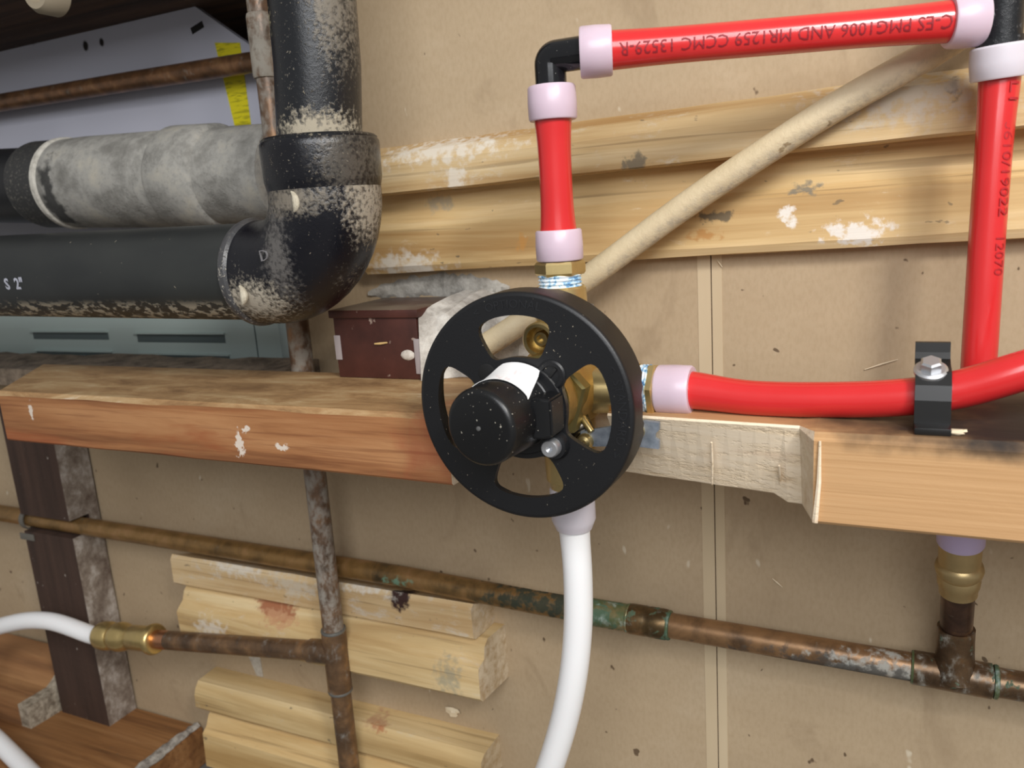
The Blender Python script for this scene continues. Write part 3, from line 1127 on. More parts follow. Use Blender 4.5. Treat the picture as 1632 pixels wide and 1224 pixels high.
# elbow: sweep of the bend with hubs
cen = Vector((ELX, YA, ZHUB - 2))
arc = []
R2 = cen.z - (ZH - 1)
arc.append(Vector((ELX - 14, YA, ZH - 1)))
for i in range(0, 13):
    a = math.radians(-90 + 90 * i / 12)
    arc.append(Vector((ELX + math.cos(a) * (VX - ELX), YA, cen.z + math.sin(a) * R2)))
arc.append(Vector((VX, YA, cen.z + 6)))
spots = [((VX + 33, YA + 8, ZH + 22), 38, (.2, 2, 1.2), dust, .95, .5), ((VX + 24, YA + 4, ZH - 16), 18, (.7, 2, .7), dust, .6, .5), ((VX - 2, YA + 30, cen.z - 3), 18, (1.5, 2, .45), dust, .55, .9), ((VX - 14, YA + 30, ZH + 10), 20, (.45, 2, 1.5), C(120, 116, 112), .55, .9),
         ((ELX + 4, YA + 26, ZH - 16), 16, (1.3, 2, .8), C(196, 186, 168), .75, .8)]
bm = bm_new()
sweep(bm, arc, [31.0, 31.2] + [31.6] * 10 + [31.8, 31.8, 31.8], 56)
elb = obj('elbow', bm, abs_mat('abs_elbow', .2, spots, rough=.22, base=C(16, 17, 24)), drain)
bm = bm_new()
lathe(bm, (ELX - 16, YA, ZH - .8), (ELX, YA, ZH - .8), [(0, 28), (.5, 32), (3, 32.8), (5, 32.6), (6.5, 31)], 56)
obj('elbow_lip', bm, abs_mat('abs_lip', .5, [], grime=C(190, 184, 172), base=C(70, 70, 72)), drain)
zh0 = ZHUB
zh1 = W(515, 212, YA + 33).z
HL = zh1 - zh0
bm = bm_new()
lathe(bm, (VX, YA, zh0), (VX, YA, zh1), [(0, 29), (0.5, 31.8), (4, 32.6), (6, 33.0), (HL - 4, 33.4), (HL - 1, 33.2), (HL, 32.4), (HL, 26)], 56)
obj('hub', bm, abs_mat('abs_hub', .3, [((VX + 30, YA + 24, zh0 + 14), 16, (.8, 2, 1.2), dust, .22, .8)], rough=.2, base=C(16, 17, 23)), drain)
bm = bm_new()
lathe(bm, (VX, YA, zh1 - .5), (VX, YA, zh1 + 4), [(0, 32), (0, 32.2), (1.5, 32.4), (2.6, 31), (2.8, 22)], 56)
obj('bushing', bm, abs_mat('abs_bush', .45, [], rough=.3), drain)
bm = bm_new()
TX = W(506, 0, YA).x
sweep(bm, [Vector((VX, YA, zh1 - 4)), Vector((VX + (TX - VX) * .5, YA, zh1 + 40)), Vector((TX + 4, YA, 330))], 23.6, 48)
obj('upright_pipe', bm, abs_mat('abs_up', .3, [((VX + 12, YA + 20, zh1 + 3), 18, (1.2, 2, .6), C(176, 166, 146), .9, .6), ((VX + 25, YA + 6, zh1 + 70), 20, (.35, 1.5, 1.6), dust, .5, .8), ((VX - 11, YA + 24, zh1 + 62), 5, (.7, 2, 1.3), C(170, 158, 120), .9, .5)], rough=.28, base=C(24, 26, 30)), drain)
# print on the pipe: "S 2"" in white, raised D on the elbow
def on_pipe_h(x0, r, ang, cz, cy=YA):
    def fn(u, v, w):
        a = ang + v / r
        return (x0 + u, cy + math.cos(a) * (r + .25 + w), cz + math.sin(a) * (r + .25 + w))
    return fn


M['print_w'] = plain('white_print', C(176, 178, 190), .6)
pc = W(22, 447, YA + 29)
bm = text_mesh('S  2"', 10.5, on_pipe_h(pc.x, RH, math.radians(-8), ZH + 3.5), 0, .35)
obj('printed_size', bm, M['print_w'], drain, smooth=False)
pd = W(420, 408, YA + 34)


def flat_fn(c, tilt=0.0):
    def fn(u, v, w):
        return (c.x + u * math.cos(tilt) - v * math.sin(tilt), c.y + w, c.z + u * math.sin(tilt) + v * math.cos(tilt))
    return fn


bm = text_mesh('D', 9, flat_fn(W(421, 408, YA + 34), .12), .5, -.15)
obj('raised_letter', bm, plain('scuffed_letter', C(120, 118, 120), .6), drain, smooth=False)
# two moulded half-moon gate marks with plaster on them
for (px, py) in ((468, 322), (386, 470)):
    cpt = W(px, py, YA + 28)
    bm = bm_new()
    pts = [cpt + Vector((math.cos(a) * 4.5, 3.2, math.sin(a) * 6.0)) for a in [math.radians(k) for k in range(-60, 80, 14)]]
    sweep(bm, pts, [.6, 1.2, 1.7, 2.0, 2.2, 2.1, 1.9, 1.5, 1.1, .6], 10)
    obj('plaster_dab', bm, plaster_mat('dab', C(206, 198, 178), C(176, 166, 146), 200, .4), drain)

# second, plaster-caked drain behind
YB = 2.0
dr2 = thing('drain_pipe', 'plaster-caked drain pipe behind, upper of the two black pipes', 'pipe', (-560, YB, 20))
c0 = W(0, 297, YB)
c1 = W(330, 288, YB)
dv = (c1 - c0).normalized()
rr = abs(W(0, 233, YB).z - W(0, 362, YB).z) / 2 * .93
bm = bm_new()
sweep(bm, [c0 - dv * 300, c0, W(60, 296, YB), W(120, 295, YB)], rr, 48)
obj('pipe', bm, abs_mat('abs_back', .1, [], base=C(26, 27, 30), rough=.45), dr2)
pm = Mat('caked_plaster', .9)
a = pm.noise(40.0, (1, 1, 1), 6, .65)
fb = pm.noise(260.0, (1, 1, 1), 6, .75)
cc2 = pm.ramp(a, [(.3, C(120, 118, 112)), (.55, C(158, 156, 150)), (.75, C(178, 172, 158))])
cc2 = pm.mix(pm.rng(fb, .5, .75, 0, .5), cc2, C(110, 106, 98))
dk = pm.spot(tuple(W(88, 330, YB + rr)), 17, (.55, 3, 2.2), .6, .7, 90)
cc2 = pm.mix(pm.math('MULTIPLY', dk, .9), cc2, C(44, 44, 44))
pm.color(cc2)
pm.bump(pm.math('ADD', a, fb), .6, .003)
s0, s1, s2, s3 = W(68, 295, YB), W(112, 295, YB), W(290, 291, YB), W(362, 288, YB)
XC = XR(0) - 22
s4 = Vector((XC - 2, YB, s3.z))
L1 = (s1 - s0).length
L2 = (s2 - s0).length
L3 = (s3 - s0).length
L4 = (s4 - s0).length
rf = rr * 1.13
bm = bm_new()
lathe(bm, s0, s4, [(0, rr * .98), (1.5, rf * .97), (6, rf), (L1 - 2, rf), (L1 + 2, rf * 1.02)], 56, 0, False)
obj('hub', bm, abs_mat('abs_hub_back', .5, [], grime=C(160, 154, 142), base=C(52, 52, 52), rough=.6), dr2)
bm = bm_new()
lathe(bm, s0, s4, [(L1 + 1, rf * 1.0), (L1 + 2, rf * 1.04), (L1 + 6, rf * 1.04), (L1 + 8, rf)], 56, 0, False)
obj('glue_ridge', bm, plaster_mat('ridge', C(206, 202, 192), C(170, 166, 156), 160, .4), dr2)
bm = bm_new()
lathe(bm, s0, s4, [(L1 + 7, rf), (L1 + 30, rf * 1.02), (L2 - 12, rf * 1.02), (L2 - 2, rf), (L2 - .5, rf * .94)], 56, 0, False)
obj('fitting', bm, pm, dr2)
bm = bm_new()
lathe(bm, s0, s4, [(L2 - .5, rf * .93), (L2 + .6, rf * 1.05), (L2 + 4, rf * 1.1), (L3 - 3, rf * 1.08), (L3, rf * 1.03), (L3 + .5, rf * 1.0), (L4 - 1, rf * .99), (L4, rf * .9), (L4, 4)], 56, 0, True)
obj('end_hub', bm, pm, dr2)

# ================================================================== brown box and plaster behind the valve
m = Mat('brown_paint', .5)
c = m.ramp(m.noise(50.0, (1, 1, 1), 4), [(.3, C(58, 28, 22)), (.7, C(80, 42, 34))])
c = m.mix(m.rng(m.noise(140.0, (1, 1, 1), 4, .5, 0, 3), .66, .72, 0, .7), c, C(170, 150, 136))
dz = m.noise(30.0, (1, 1, 1), 4, .6, 0, 5)
c = m.mix(m.math('MULTIPLY', m.upmask(), m.rng(dz, .35, .6, .35, .9)), c, C(118, 106, 92))
m.color(c)
M['bbox'] = m.m
f_bl, f_br = WZ(538, 601, ZT), WZ(666, 606, ZT)
BY = (f_bl.y + f_br.y) / 2
f_tl, f_tr = W(526, 499, BY), W(661, 499, BY)
bz = (f_tl.z + f_tr.z) / 2
bx = thing('brown_box', 'dark red-brown painted box resting on the beam between drain and valve', 'box', ((f_bl.x + f_br.x) / 2, BY / 2, ZT))
bm = bm_new()
x0, x1 = f_tl.x + 1.5, f_tr.x + .5
box(bm, x0, x1, 0.6, BY, ZT + .1, bz, 1.2)
obj('box_body', bm, M['bbox'], bx)
bm = bm_new()
box(bm, x0 - 2.0, x1 + 2.0, 0.6, BY + 1.6, bz - 3, bz + 2.2, .8)
obj('box_rim', bm, M['bbox'], bx)
bm = bm_new()
box(bm, x0 - .2, x0 + 4.5, BY, BY + .8, ZT + 12, ZT + 28, .3)
obj('peeled_corner', bm, plain('peeled', C(160, 150, 150), .7), bx)
bm = bm_new()
box(bm, x1 - 3.0, x1 + 1.5, BY, BY + .8, ZT + 4, ZT + 26, .3)
obj('peeled_corner', bm, plain('peeled', C(160, 150, 150), .7), bx)
bm = bm_new()
p_ = W(650, 566, BY)
bmesh.ops.create_icosphere(bm, subdivisions=2, radius=1, matrix=Matrix.Translation(p_) @ Matrix.Diagonal((5.2, 1.6, 3.4, 1)))
obj('plaster_dab', bm, plaster_mat('dab2', C(214, 206, 196), C(180, 170, 158), 200, .3), bx)
# sliver of wood lying against the box
bm = bm_new()
sweep(bm, [W(597, 548, BY + .9), W(606, 547.5, BY + 1.0), W(617, 546, BY + .9)], [.5, .8, .5], 6)
obj('wood_sliver', bm, plain('sliver', C(214, 180, 120), .7), bx)

M['plaster'] = plaster_mat('white_plaster', C(214, 210, 202), C(158, 152, 144), 55.0, .7)
bm = bm_new()


def blob(bm, c, r, seed=0, amp=.16, sub=3):
    rnd = random.Random(seed)
    ret = bmesh.ops.create_icosphere(bm, subdivisions=sub, radius=1)
    ks = [(Vector((rnd.uniform(-1, 1), rnd.uniform(-1, 1), rnd.uniform(-1, 1))).normalized(), rnd.uniform(1.5, 6), rnd.uniform(0, 6)) for _ in range(9)]
    for v in ret['verts']:
        s = 1 + sum(amp / 2.2 * math.sin(k * v.co.dot(d_) * 2 + ph) for d_, k, ph in ks) * .5
        v.co = Vector((c[0] + v.co.x * r[0] * s, c[1] + v.co.y * r[1] * s, c[2] + v.co.z * r[2] * s))


# chunky plaster squeezed out beside the box: a lofted wedge with a ragged surface
xs = [x1 + 1.5 + i * 6.5 for i in range(15)]
secs = []
for i, xx in enumerate(xs):
    t = i / 14
    j_ = lambda a: random.uniform(-a, a)
    top = bz + 1 - 10 * t + j_(1.5)
    dep = BY + 2 - 8 * min(1, t * 6) - 24 * t + j_(2.0)
    s = [(xx, .6, ZT + .2), (xx, dep + 1, ZT + .2), (xx + j_(2), dep + j_(2), ZT + 12), (xx + j_(2), dep - 2 + j_(2), ZT + 24), (xx + j_(2), dep - 4 + j_(2), top - 4), (xx + j_(2), dep * .8, top + j_(1)), (xx + j_(2), dep * .35, top + 4 + j_(1)), (xx, .6, top + 6)]
    secs.append(s)
stations(bm, secs)
tag(obj('plaster_lump', bm, M['plaster'], None, smooth=True, angle=28), 'ragged white plaster mass on the beam behind the black ring', 'plaster')
bm = bm_new()
n = 34
secs = []
for i in range(n):
    t = i / (n - 1)
    q = W(588 + 225 * t, 468 - 14 * math.sin(t * 2.6), 0)
    h_ = (2.0 + 6.0 * math.sin(math.pi * t) ** .6) * random.uniform(.7, 1.2)
    th = .5 + 1.6 * random.random()
    secs.append([(q.x, .05, q.z - h_), (q.x, th, q.z - h_ * .6), (q.x, th * random.uniform(.6, 1.4), q.z + h_ * .3), (q.x, .05, q.z + h_)])
stations(bm, secs)
tag(obj('plaster_smear', bm, plaster_mat('grey_smear', C(186, 182, 174), C(130, 126, 118), 60, .7), None), 'greyish plaster smear on the board above the brown box', 'plaster')

# ================================================================== slanting beige pipe
m = Mat('beige_pipe', .6)
a = m.noise(40.0, (1, 1, 1), 4)
c = m.ramp(a, [(.3, C(204, 186, 150)), (.7, C(220, 204, 170))])
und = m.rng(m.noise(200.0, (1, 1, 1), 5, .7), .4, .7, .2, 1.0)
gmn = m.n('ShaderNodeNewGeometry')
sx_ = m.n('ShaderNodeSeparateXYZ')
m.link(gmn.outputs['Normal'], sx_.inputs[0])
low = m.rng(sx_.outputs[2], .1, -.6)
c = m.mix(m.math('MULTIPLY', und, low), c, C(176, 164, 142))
c = m.mix(m.rng(m.noise(90.0, (1, 1, 1), 3, .5, 0, 6), .70, .74, 0, .7), c, C(120, 96, 60))
m.color(c)
m.bump(m.noise(420.0, (1, 1, 1), 4, .7), .4, .001)
pts = [W(752, 564, 66), W(805, 531, 60), W(940, 440, 38), W(1100, 322, 35), W(1300, 190, 34), W(1435, 112, 33), W(1500, 74, 31), W(1600, 6, 28), W(1720, -80, 24)]
sm = smooth_path(pts, 10)
bm = bm_new()
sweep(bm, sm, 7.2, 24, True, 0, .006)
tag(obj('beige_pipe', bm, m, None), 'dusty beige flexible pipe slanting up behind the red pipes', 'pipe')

# ================================================================== valve
VXC, VZC = -151.5, -89.5
YT = 107.0
valve = thing('shower_valve', 'brass mixing valve with round black plaster guard and black cap', 'valve', (VXC, YT, VZC - 60))
M['cast'] = brass_mat('cast_brass', C(218, 186, 118), .33, .4)
M['machined'] = brass_mat('machined_brass', C(224, 200, 142), .26)
# body: centre chamber facing the room, crossed by two tubes
bm = bm_new()
lathe(bm, (VXC, 92, VZC), (VXC, 160, VZC), [(0, 12), (0, 20), (3, 23), (20, 23), (24, 21), (40, 20), (46, 18), (52, 17.5)], 40)
obj('chamber', bm, M['cast'], valve)
TXA = W(897, 455, YT).x
bm = bm_new()
zt_ = W(897, 456, YT).z
zb_ = W(899, 792, YT).z
lathe(bm, (VXC + 1, YT, zb_), (VXC + 1, YT, zt_), [(0, 8), (0, 10.5), (10, 10.5), (11, 12.5), (24, 13), (30, 14.5), (zt_ - zb_ - 42, 14.5), (zt_ - zb_ - 34, 13.2), (zt_ - zb_ - 6, 13.2), (zt_ - zb_ - 1, 13.0), (zt_ - zb_, 12), (zt_ - zb_, 8)], 40)
obj('upright_port', bm, M['machined'], valve)
xr_ = W(1022, 620, YT).x
bm = bm_new()
lathe(bm, (VXC - 46, YT, VZC - 1), (xr_, YT, VZC - 1), [(0, 9), (0, 13), (16, 13), (22, 15), (60, 15), (66, 12.8), (xr_ - VXC + 46 - 2, 12.8), (xr_ - VXC + 46, 12.2), (xr_ - VXC + 46, 8)], 40)
obj('cross_port', bm, M['machined'], valve)
# stop screw boss, seen through the upper window
sb = W(868, 538, 118)
bm = bm_new()
lathe(bm, sb + Vector((0, -24, 0)), sb + Vector((0, 8, 0)), [(0, 9), (24, 9.2), (31, 8.8), (32, 8.0), (32, 6.4), (25, 6.2), (25, .1)], 32)
boss = obj('stop_boss', bm, M['machined'], valve)
bm = bm_new()
lathe(bm, sb + Vector((0, 0, 0)), sb + Vector((0, 6, 0)), [(0, 4), (4, 4), (5, 3.4), (5, 2.2), (2, 2)], 24)
obj('stop_screw', bm, M['machined'], boss)
# hex flange behind the hub
bm = bm_new()
lathe(bm, (VXC, 128, VZC), (VXC, 136, VZC), [(0, 20), (0, 23), (7, 23), (8, 21.5), (8, 18)], 6, .3)
obj('hex_flange', bm, brass_mat('olive_brass', C(178, 162, 106), .4), valve)
# raised casting marks, pin and outlet nipple seen through the right window
q = W(916, 640, 124)
bm = bm_new()
box(bm, q.x - 4, q.x + 4, 112, 124.5, q.z - 6, q.z + 6, .8)
obj('cast_pad', bm, M['cast'], valve)
bm = bm_new()
sweep(bm, [W(917, 655, 122), W(930, 668, 126), W(943, 688, 128)], [1.8, 1.9, 1.6], 14)
obj('pin', bm, M['machined'], valve)
bm = bm_new()
a_, b_ = W(872, 703, 126), W(942, 672, 116)
lathe(bm, a_, b_, [(0, 7.5), ((b_ - a_).length - 1, 7.5), ((b_ - a_).length, 6.6)], 28)
obj('steel_spout', bm, plain('dark_steel', C(120, 112, 100), .25, 1.0), valve)


def hexnut(parent, name, a, b, r, mat, bore=8.0, rot=0.2):
    a = Vector(a)
    L_ = (Vector(b) - a).length
    bm = bm_new()
    lathe(bm, a, b, [(0, r * .8), (0, r * .93), (L_ * .18, r), (L_ * .82, r), (L_, r * .93), (L_, bore)], 6, rot)
    return obj(name, bm, mat, parent, smooth=False)


M['tape'] = None
m = Mat('thread_tape', .55)
w1 = m.noise(1.0, (420, 160, 420), 3, .6, .3)
m.color(m.ramp(w1, [(.34, C(64, 122, 172)), (.46, C(168, 204, 228)), (.56, C(236, 242, 246))]))
M['tape'] = m.m


def threads(parent, a, b, r, turns=4):
    a, b = Vector(a), Vector(b)
    L_ = (b - a).length
    prof = [(0, 7)]
    for i in range(turns):
        t0 = L_ * i / turns
        t1_ = L_ * (i + .5) / turns
        prof += [(t0, r - .9), (t1_, r)]
    prof += [(L_, r - .8), (L_, 7)]
    bm = bm_new()
    lathe(bm, a, b, prof, 32)
    return obj('taped_thread', bm, M['tape'], parent)


za, zb2, zc2 = W(896, 456, YT).z, W(896, 438, YT).z, W(894, 416, YT).z
XV = VXC + 1.2
threads(valve, (XV, YT, za - 1), (XV, YT, zb2 + .6), 11.0)
hexnut(valve, 'hex_nut', (XV + .4, YT, zb2), (XV + .4, YT, zc2), 12.6, M['machined'])
xa_, xb_, xc_ = xr_, W(1037, 620, YT).x, W(1049, 620, YT).x
threads(valve, (xa_ - 1, YT, VZC - 1), (xb_ + .6, YT, VZC - 1), 12.2)
hexnut(valve, 'hex_nut', (xb_, YT, VZC - 1), (xc_, YT, VZC - 1), 13.6, M['machined'])
# steel bracket
bq = [W(925, 688, 126), W(1028, 671, 126), W(1050, 674, 126), W(1050, 686, 126), W(1044, 692, 126), W(1044, 699, 126), W(1050, 703, 126), W(1050, 716, 126), W(1005, 711, 126), W(925, 712, 126)]
bm = bm_new()
prism(bm, [(k.x, k.z) for k in bq], 123.5, 126)
m = Mat('galvanised', .5, .6)
m.color(m.ramp(m.noise(160.0, (1, 1, 1), 4), [(.35, C(128, 138, 150)), (.65, C(168, 176, 188))]))
brk = obj('bracket', bm, m, valve, smooth=False)
for (px, py) in ((1012, 689), (931, 705)):
    q = W(px, py, 128)
    bm = bm_new()
    lathe(bm, q + Vector((0, -2, 0)), q + Vector((0, 2, 0)), [(0, 4.2), (1.5, 4.2), (3, 3.2), (3.6, 1.6), (2.6, .1)], 20)
    obj('screw_head', bm, M['machined'], brk)

# black plaster guard
YF = 160.0
RG = 53.2
M['blk'] = dusty_plastic('black_guard', C(18, 19, 22), C(170, 160, 140), .1, .42, .12)
M['blk2'] = dusty_plastic('black_cap', C(16, 17, 19), C(186, 180, 166), .22, .34, .06)
guard_c = Vector((W(830, 651, YF).x, YF, W(830, 651, YF).z))
GX, GZ = guard_c.x, guard_c.z


def guard_mesh():
    """front plate with four windows (fine polar grid), outer rim wall behind it"""
    bm = bm_new()
    # outer boundary, window loops
    N = 96
    outer = [(math.cos(2 * math.pi * k / N) * (RG - 2.0), math.sin(2 * math.pi * k / N) * (RG - 2.0)) for k in range(N)]
    holes = []

    def window(ac, ha_o, ha_i, ri, ro, rc=4.0):
        # corner-rounded annular sector
        pts = []
        raw = []
        no = 14
        for i in range(no + 1):
            a = ac - ha_o + 2 * ha_o * i / no
            raw.append((ro, a))
        for i in range(no + 1):
            a = ac + ha_i - 2 * ha_i * i / no
            raw.append((ri, a))
        P = [Vector((r * math.cos(a), r * math.sin(a), 0)) for r, a in raw]
        # subdivide and smooth to round the corners
        for _ in range(2):
            Q = []
            for i in range(len(P)):
                a, b = P[i], P[(i + 1) % len(P)]
                L_ = (b - a).length
                n_ = max(1, int(L_ / 2.0))
                for k in range(n_):
                    Q.append(a + (b - a) * k / n_)
            P = Q
        for _ in range(7):
            P = [P[i] * .5 + (P[i - 1] + P[(i + 1) % len(P)]) * .25 for i in range(len(P))]
        return P
    D_ = math.radians
    wins = [window(D_(92), D_(27), D_(29), 24, 43), window(D_(2), D_(31), D_(30), 22.5, 43.5), window(D_(-88), D_(27), D_(29), 24, 43), window(D_(182), D_(31), D_(30), 24, 43.5)]
    loops = [[Vector((x_, z_, 0)) for x_, z_ in outer]] + wins + [[Vector((math.cos(2 * math.pi * k / 48) * 16.8, math.sin(2 * math.pi * k / 48) * 16.8, 0)) for k in range(48)]]
    es = []
    for lp_ in loops:
        vs_ = [bm.verts.new((GX + p_.x, YF, GZ + p_.y)) for p_ in lp_]
        for i in range(len(vs_)):
            es.append(bm.edges.new((vs_[i], vs_[(i + 1) % len(vs_)])))
    bmesh.ops.triangle_fill(bm, use_beauty=True, use_dissolve=False, edges=es, normal=(0, 1, 0))
    # drop triangles lying in the windows / hub hole
    import itertools

    def inside(p_, loop):
        c_ = False
        for i in range(len(loop)):
            a, b = loop[i - 1], loop[i]
            if (a.y > p_.y) != (b.y > p_.y) and p_.x < (b.x - a.x) * (p_.y - a.y) / (b.y - a.y) + a.x:
                c_ = not c_
        return c_
    dead = []
    for f in bm.faces:
        m_ = f.calc_center_median()
        q_ = Vector((m_.x - GX, m_.z - GZ, 0))
        if any(inside(q_, lp_) for lp_ in loops[1:]):
            dead.append(f)
    bmesh.ops.delete(bm, geom=dead, context='FACES')
    # thickness
    ext = bmesh.ops.extrude_face_region(bm, geom=bm.faces[:])
    for v in [g_ for g_ in ext['geom'] if isinstance(g_, bmesh.types.BMVert)]:
        v.co.y -= 3.0
    return bm


guard = obj('guard', guard_mesh(), M['blk'], valve, smooth=True, angle=30)
# rim wall: rounded shoulder, with a gap where the outlet passes
bm = bm_new()
prof = [(RG - 2.2, YF), (RG - .9, YF - .25), (RG - .25, YF - .9), (RG, YF - 2.2), (RG + .3, YF - 19), (RG - 2.2, YF - 19), (RG - 2.6, YF - 3)]
NS_ = 120
secs = []
for k in range(NS_):
    a = 2 * math.pi * k / NS_
    dep = 0.0
    dg = math.degrees(a)
    back = YF - 19
    if dg < 9 or dg > 351:
        back = YF - 12
    elif dg < 13 or dg > 347:
        back = YF - 15.5
    if abs(dg - 90) < 13:
        back = YF - 14
    secs.append([(GX + math.cos(a) * r, (y if y > YF - 10 else back), GZ + math.sin(a) * r) for r, y in prof])
rings = [[bm.verts.new(p_) for p_ in s] for s in secs]
for i in range(NS_):
    j = (i + 1) % NS_
    for k in range(len(prof)):
        k2 = (k + 1) % len(prof)
        bm.faces.new((rings[i][k], rings[i][k2], rings[j][k2], rings[j][k]))
obj('rim', bm, M['blk'], guard, smooth=True, angle=40)


def ring_text(body, ang, r, size, flip=False):
    def fn(u, v, w):
        a = ang - u / r
        rr_ = r + v
        return (GX + math.cos(a) * rr_, YF + .05 + w, GZ + math.sin(a) * rr_)
    return text_mesh(body, size, fn, .22, -.05)


M['blk3'] = plain('black_letters', C(34, 35, 38), .3)
obj('raised_lettering', ring_text('<  OPTIONAL  >', math.radians(91), 47.6, 5.6), M['blk3'], guard, smooth=False)
obj('raised_lettering', ring_text('<  STANDARD  >', math.radians(0), 48.0, 5.6), M['blk3'], guard, smooth=False)
# screw bosses on the spokes
for k, dg in enumerate((45, 135, 225, 315)):
    a = math.radians(dg)
    bx_, bz_ = GX + math.cos(a) * 22.6, GZ + math.sin(a) * 22.6
    bm = bm_new()
    if dg == 315:
        lathe(bm, (bx_, YF - 1, bz_), (bx_, YF + 6, bz_), [(0, 7.2), (3.0, 6.6), (4.2, 6.0), (4.2, .1)], 28)
        obj('boss', bm, M['blk'], guard)
        bm = bm_new()
        lathe(bm, (bx_, YF + 2, bz_), (bx_, YF + 9, bz_), [(0, 4.3), (4.6, 4.3), (5.6, 3.6), (5.6, 1.6), (4.2, .1)], 24)
        sc_ = obj('screw', bm, M['zinc'], guard)
        sc_['label'] = 'bright zinc screw'
    elif dg == 45:
        lathe(bm, (bx_, YF - 1, bz_), (bx_, YF + 2, bz_), [(0, 7.0), (1.4, 6.8), (2.0, 6.0), (2.0, 4.4), (.6, 4.2), (.6, .1)], 28)
        b0 = obj('boss', bm, M['blk'], guard)
        bm = bm_new()
        box(bm, bx_ - .7, bx_ + .7, YF - .2, YF + .9, bz_ - 4, bz_ + 4, .2)
        bmesh.ops.rotate(bm, verts=bm.verts[:], cent=(bx_, YF, bz_), matrix=Matrix.Rotation(.7, 3, 'Y'))
        obj('slot', bm, plain('slot_black', C(8, 8, 9), .6), b0)
    else:
        lathe(bm, (bx_, YF - .5, bz_), (bx_, YF + .4, bz_), [(0, 4.4), (.6, 4.4), (.75, 3.9), (.75, .1)], 24)
        obj('screw_hole', bm, plain('hole_black', C(5, 5, 6), .7), guard)
# inner hub ring around the cap
bm = bm_new()
lathe(bm, (GX, YF - 4, GZ), (GX, YF + 3, GZ), [(0, 16.5), (0, 21.5), (4.6, 21.5), (5.2, 21), (5.2, 16.5)], 48)
obj('hub_ring', bm, M['blk'], guard)

# black cap
YCF = 193.0
cf = W(763, 683, YCF)
RCAP = 17.4
bm = bm_new()
lathe(bm, (GX, YF - 8, GZ), (cf.x, YCF, cf.z), [(0, RCAP + 1), (10, RCAP + .8), (10.5, RCAP + .2), (38.2, RCAP - .2), (40.0, RCAP - .8), (40.9, RCAP - 1.8), (41.1, RCAP - 3), (41.1, .2)], 64)
cap = obj('cap', bm, M['blk2'], valve)
bm = bm_new()
lathe(bm, cf + Vector((0, .0, 0)), cf + Vector((0, .8, 0)), [(0, 1.0), (.5, 1.0), (.7, .6), (.7, .1)], 14)
obj('mould_mark', bm, plain('grey_mark', C(84, 84, 84), .6), cap)
# side lug of the cap
lug0, lug1 = W(846, 668, 178), W(884, 664, 166)
bm = bm_new()
ax_ = Vector((cf.x - GX, 0, cf.z - GZ))
zt1, zt0 = GZ + 9.0, GZ - 9.0
secs = [[(GX + 10, YF + 1, zt0), (GX + 10, YF + 17, zt0), (GX + 10, YF + 17, zt1), (GX + 10, YF + 1, zt1)],
        [(GX + 17, YF + 1, zt0), (GX + 17, YF + 16.5, zt0), (GX + 17, YF + 16.5, zt1), (GX + 17, YF + 1, zt1)],
        [(GX + 21.5, YF + 1, zt0 + 1), (GX + 21.5, YF + 15.5, zt0 + 1), (GX + 21.5, YF + 15.5, zt1 - .5), (GX + 21.5, YF + 1, zt1 - .5)]]
stations(bm, secs)
bmesh.ops.bevel(bm, geom=[e for e in bm.edges if max(v.co.x for v in e.verts) > GX + 12], offset=.9, segments=2, affect='EDGES')
obj('cap_lug', bm, M['blk2'], cap)
# paper sticker wrapped over the top of the cap
m = Mat('sticker_paper', .6)
ln_ = m.noise(1.0, (700, 240, 120), 2, .5)
prn = m.rng(ln_, .56, .62, 0, .5)
zone = m.spot((GX + 3, YF + 12, GZ + 16), 9, (1.1, .75, 1), .25, .1)
c = m.mix(m.math('MULTIPLY', m.math('MULTIPLY', prn, zone), .5), C(244, 244, 244), C(206, 140, 140))
m.color(c)
M['stick'] = m.m
bm = bm_new()
g_ = []
NA = 24
for i in range(NA + 1):
    t = i / NA
    ang = math.radians(150 - 118 * t)
    # paper outline along the axis: narrow at the left, full width at the right
    w0 = 4.5 + 12.5 * 0
    lo_ = YF + 18.5 - 1.0 * t
    hi_ = YF + (17.0 - 16.0 * min(1, t / .36)) if t < .36 else YF + 1.0
    if t > .80:
        hi_ = YF + 1.0 + 17.0 * ((t - .80) / .20) ** 1.0
    lo_ = max(lo_, hi_ + .4)
    row = []
    for y_ in (lo_, (lo_ + hi_) / 2, hi_):
        s_ = (y_ - (YF - 8)) / (YCF - (YF - 8))
        cx_ = GX + (cf.x - GX) * s_
        cz_ = GZ + (cf.z - GZ) * s_
        r_ = RCAP + .55 + 3.6 * max(0.0, 1 - (y_ - YF - 1) / 11.0) ** 1.6
        row.append(bm.verts.new((cx_ + math.cos(ang) * r_, y_, cz_ + math.sin(ang) * r_)))
    g_.append(row)
for i in range(NA):
    for k in range(2):
        bm.faces.new((g_[i][k], g_[i + 1][k], g_[i + 1][k + 1], g_[i][k + 1]))
ext = bmesh.ops.extrude_face_region(bm, geom=bm.faces[:])
cen_ = Vector((GX, 0, GZ))
for v in [q_ for q_ in ext['geom'] if isinstance(q_, bmesh.types.BMVert)]:
    d_ = Vector((v.co.x - GX, 0, v.co.z - GZ)).normalized()
    v.co += d_ * .2
st_ = obj('sticker', bm, M['stick'], cap)
st_['label'] = 'white paper sticker with tiny red print'

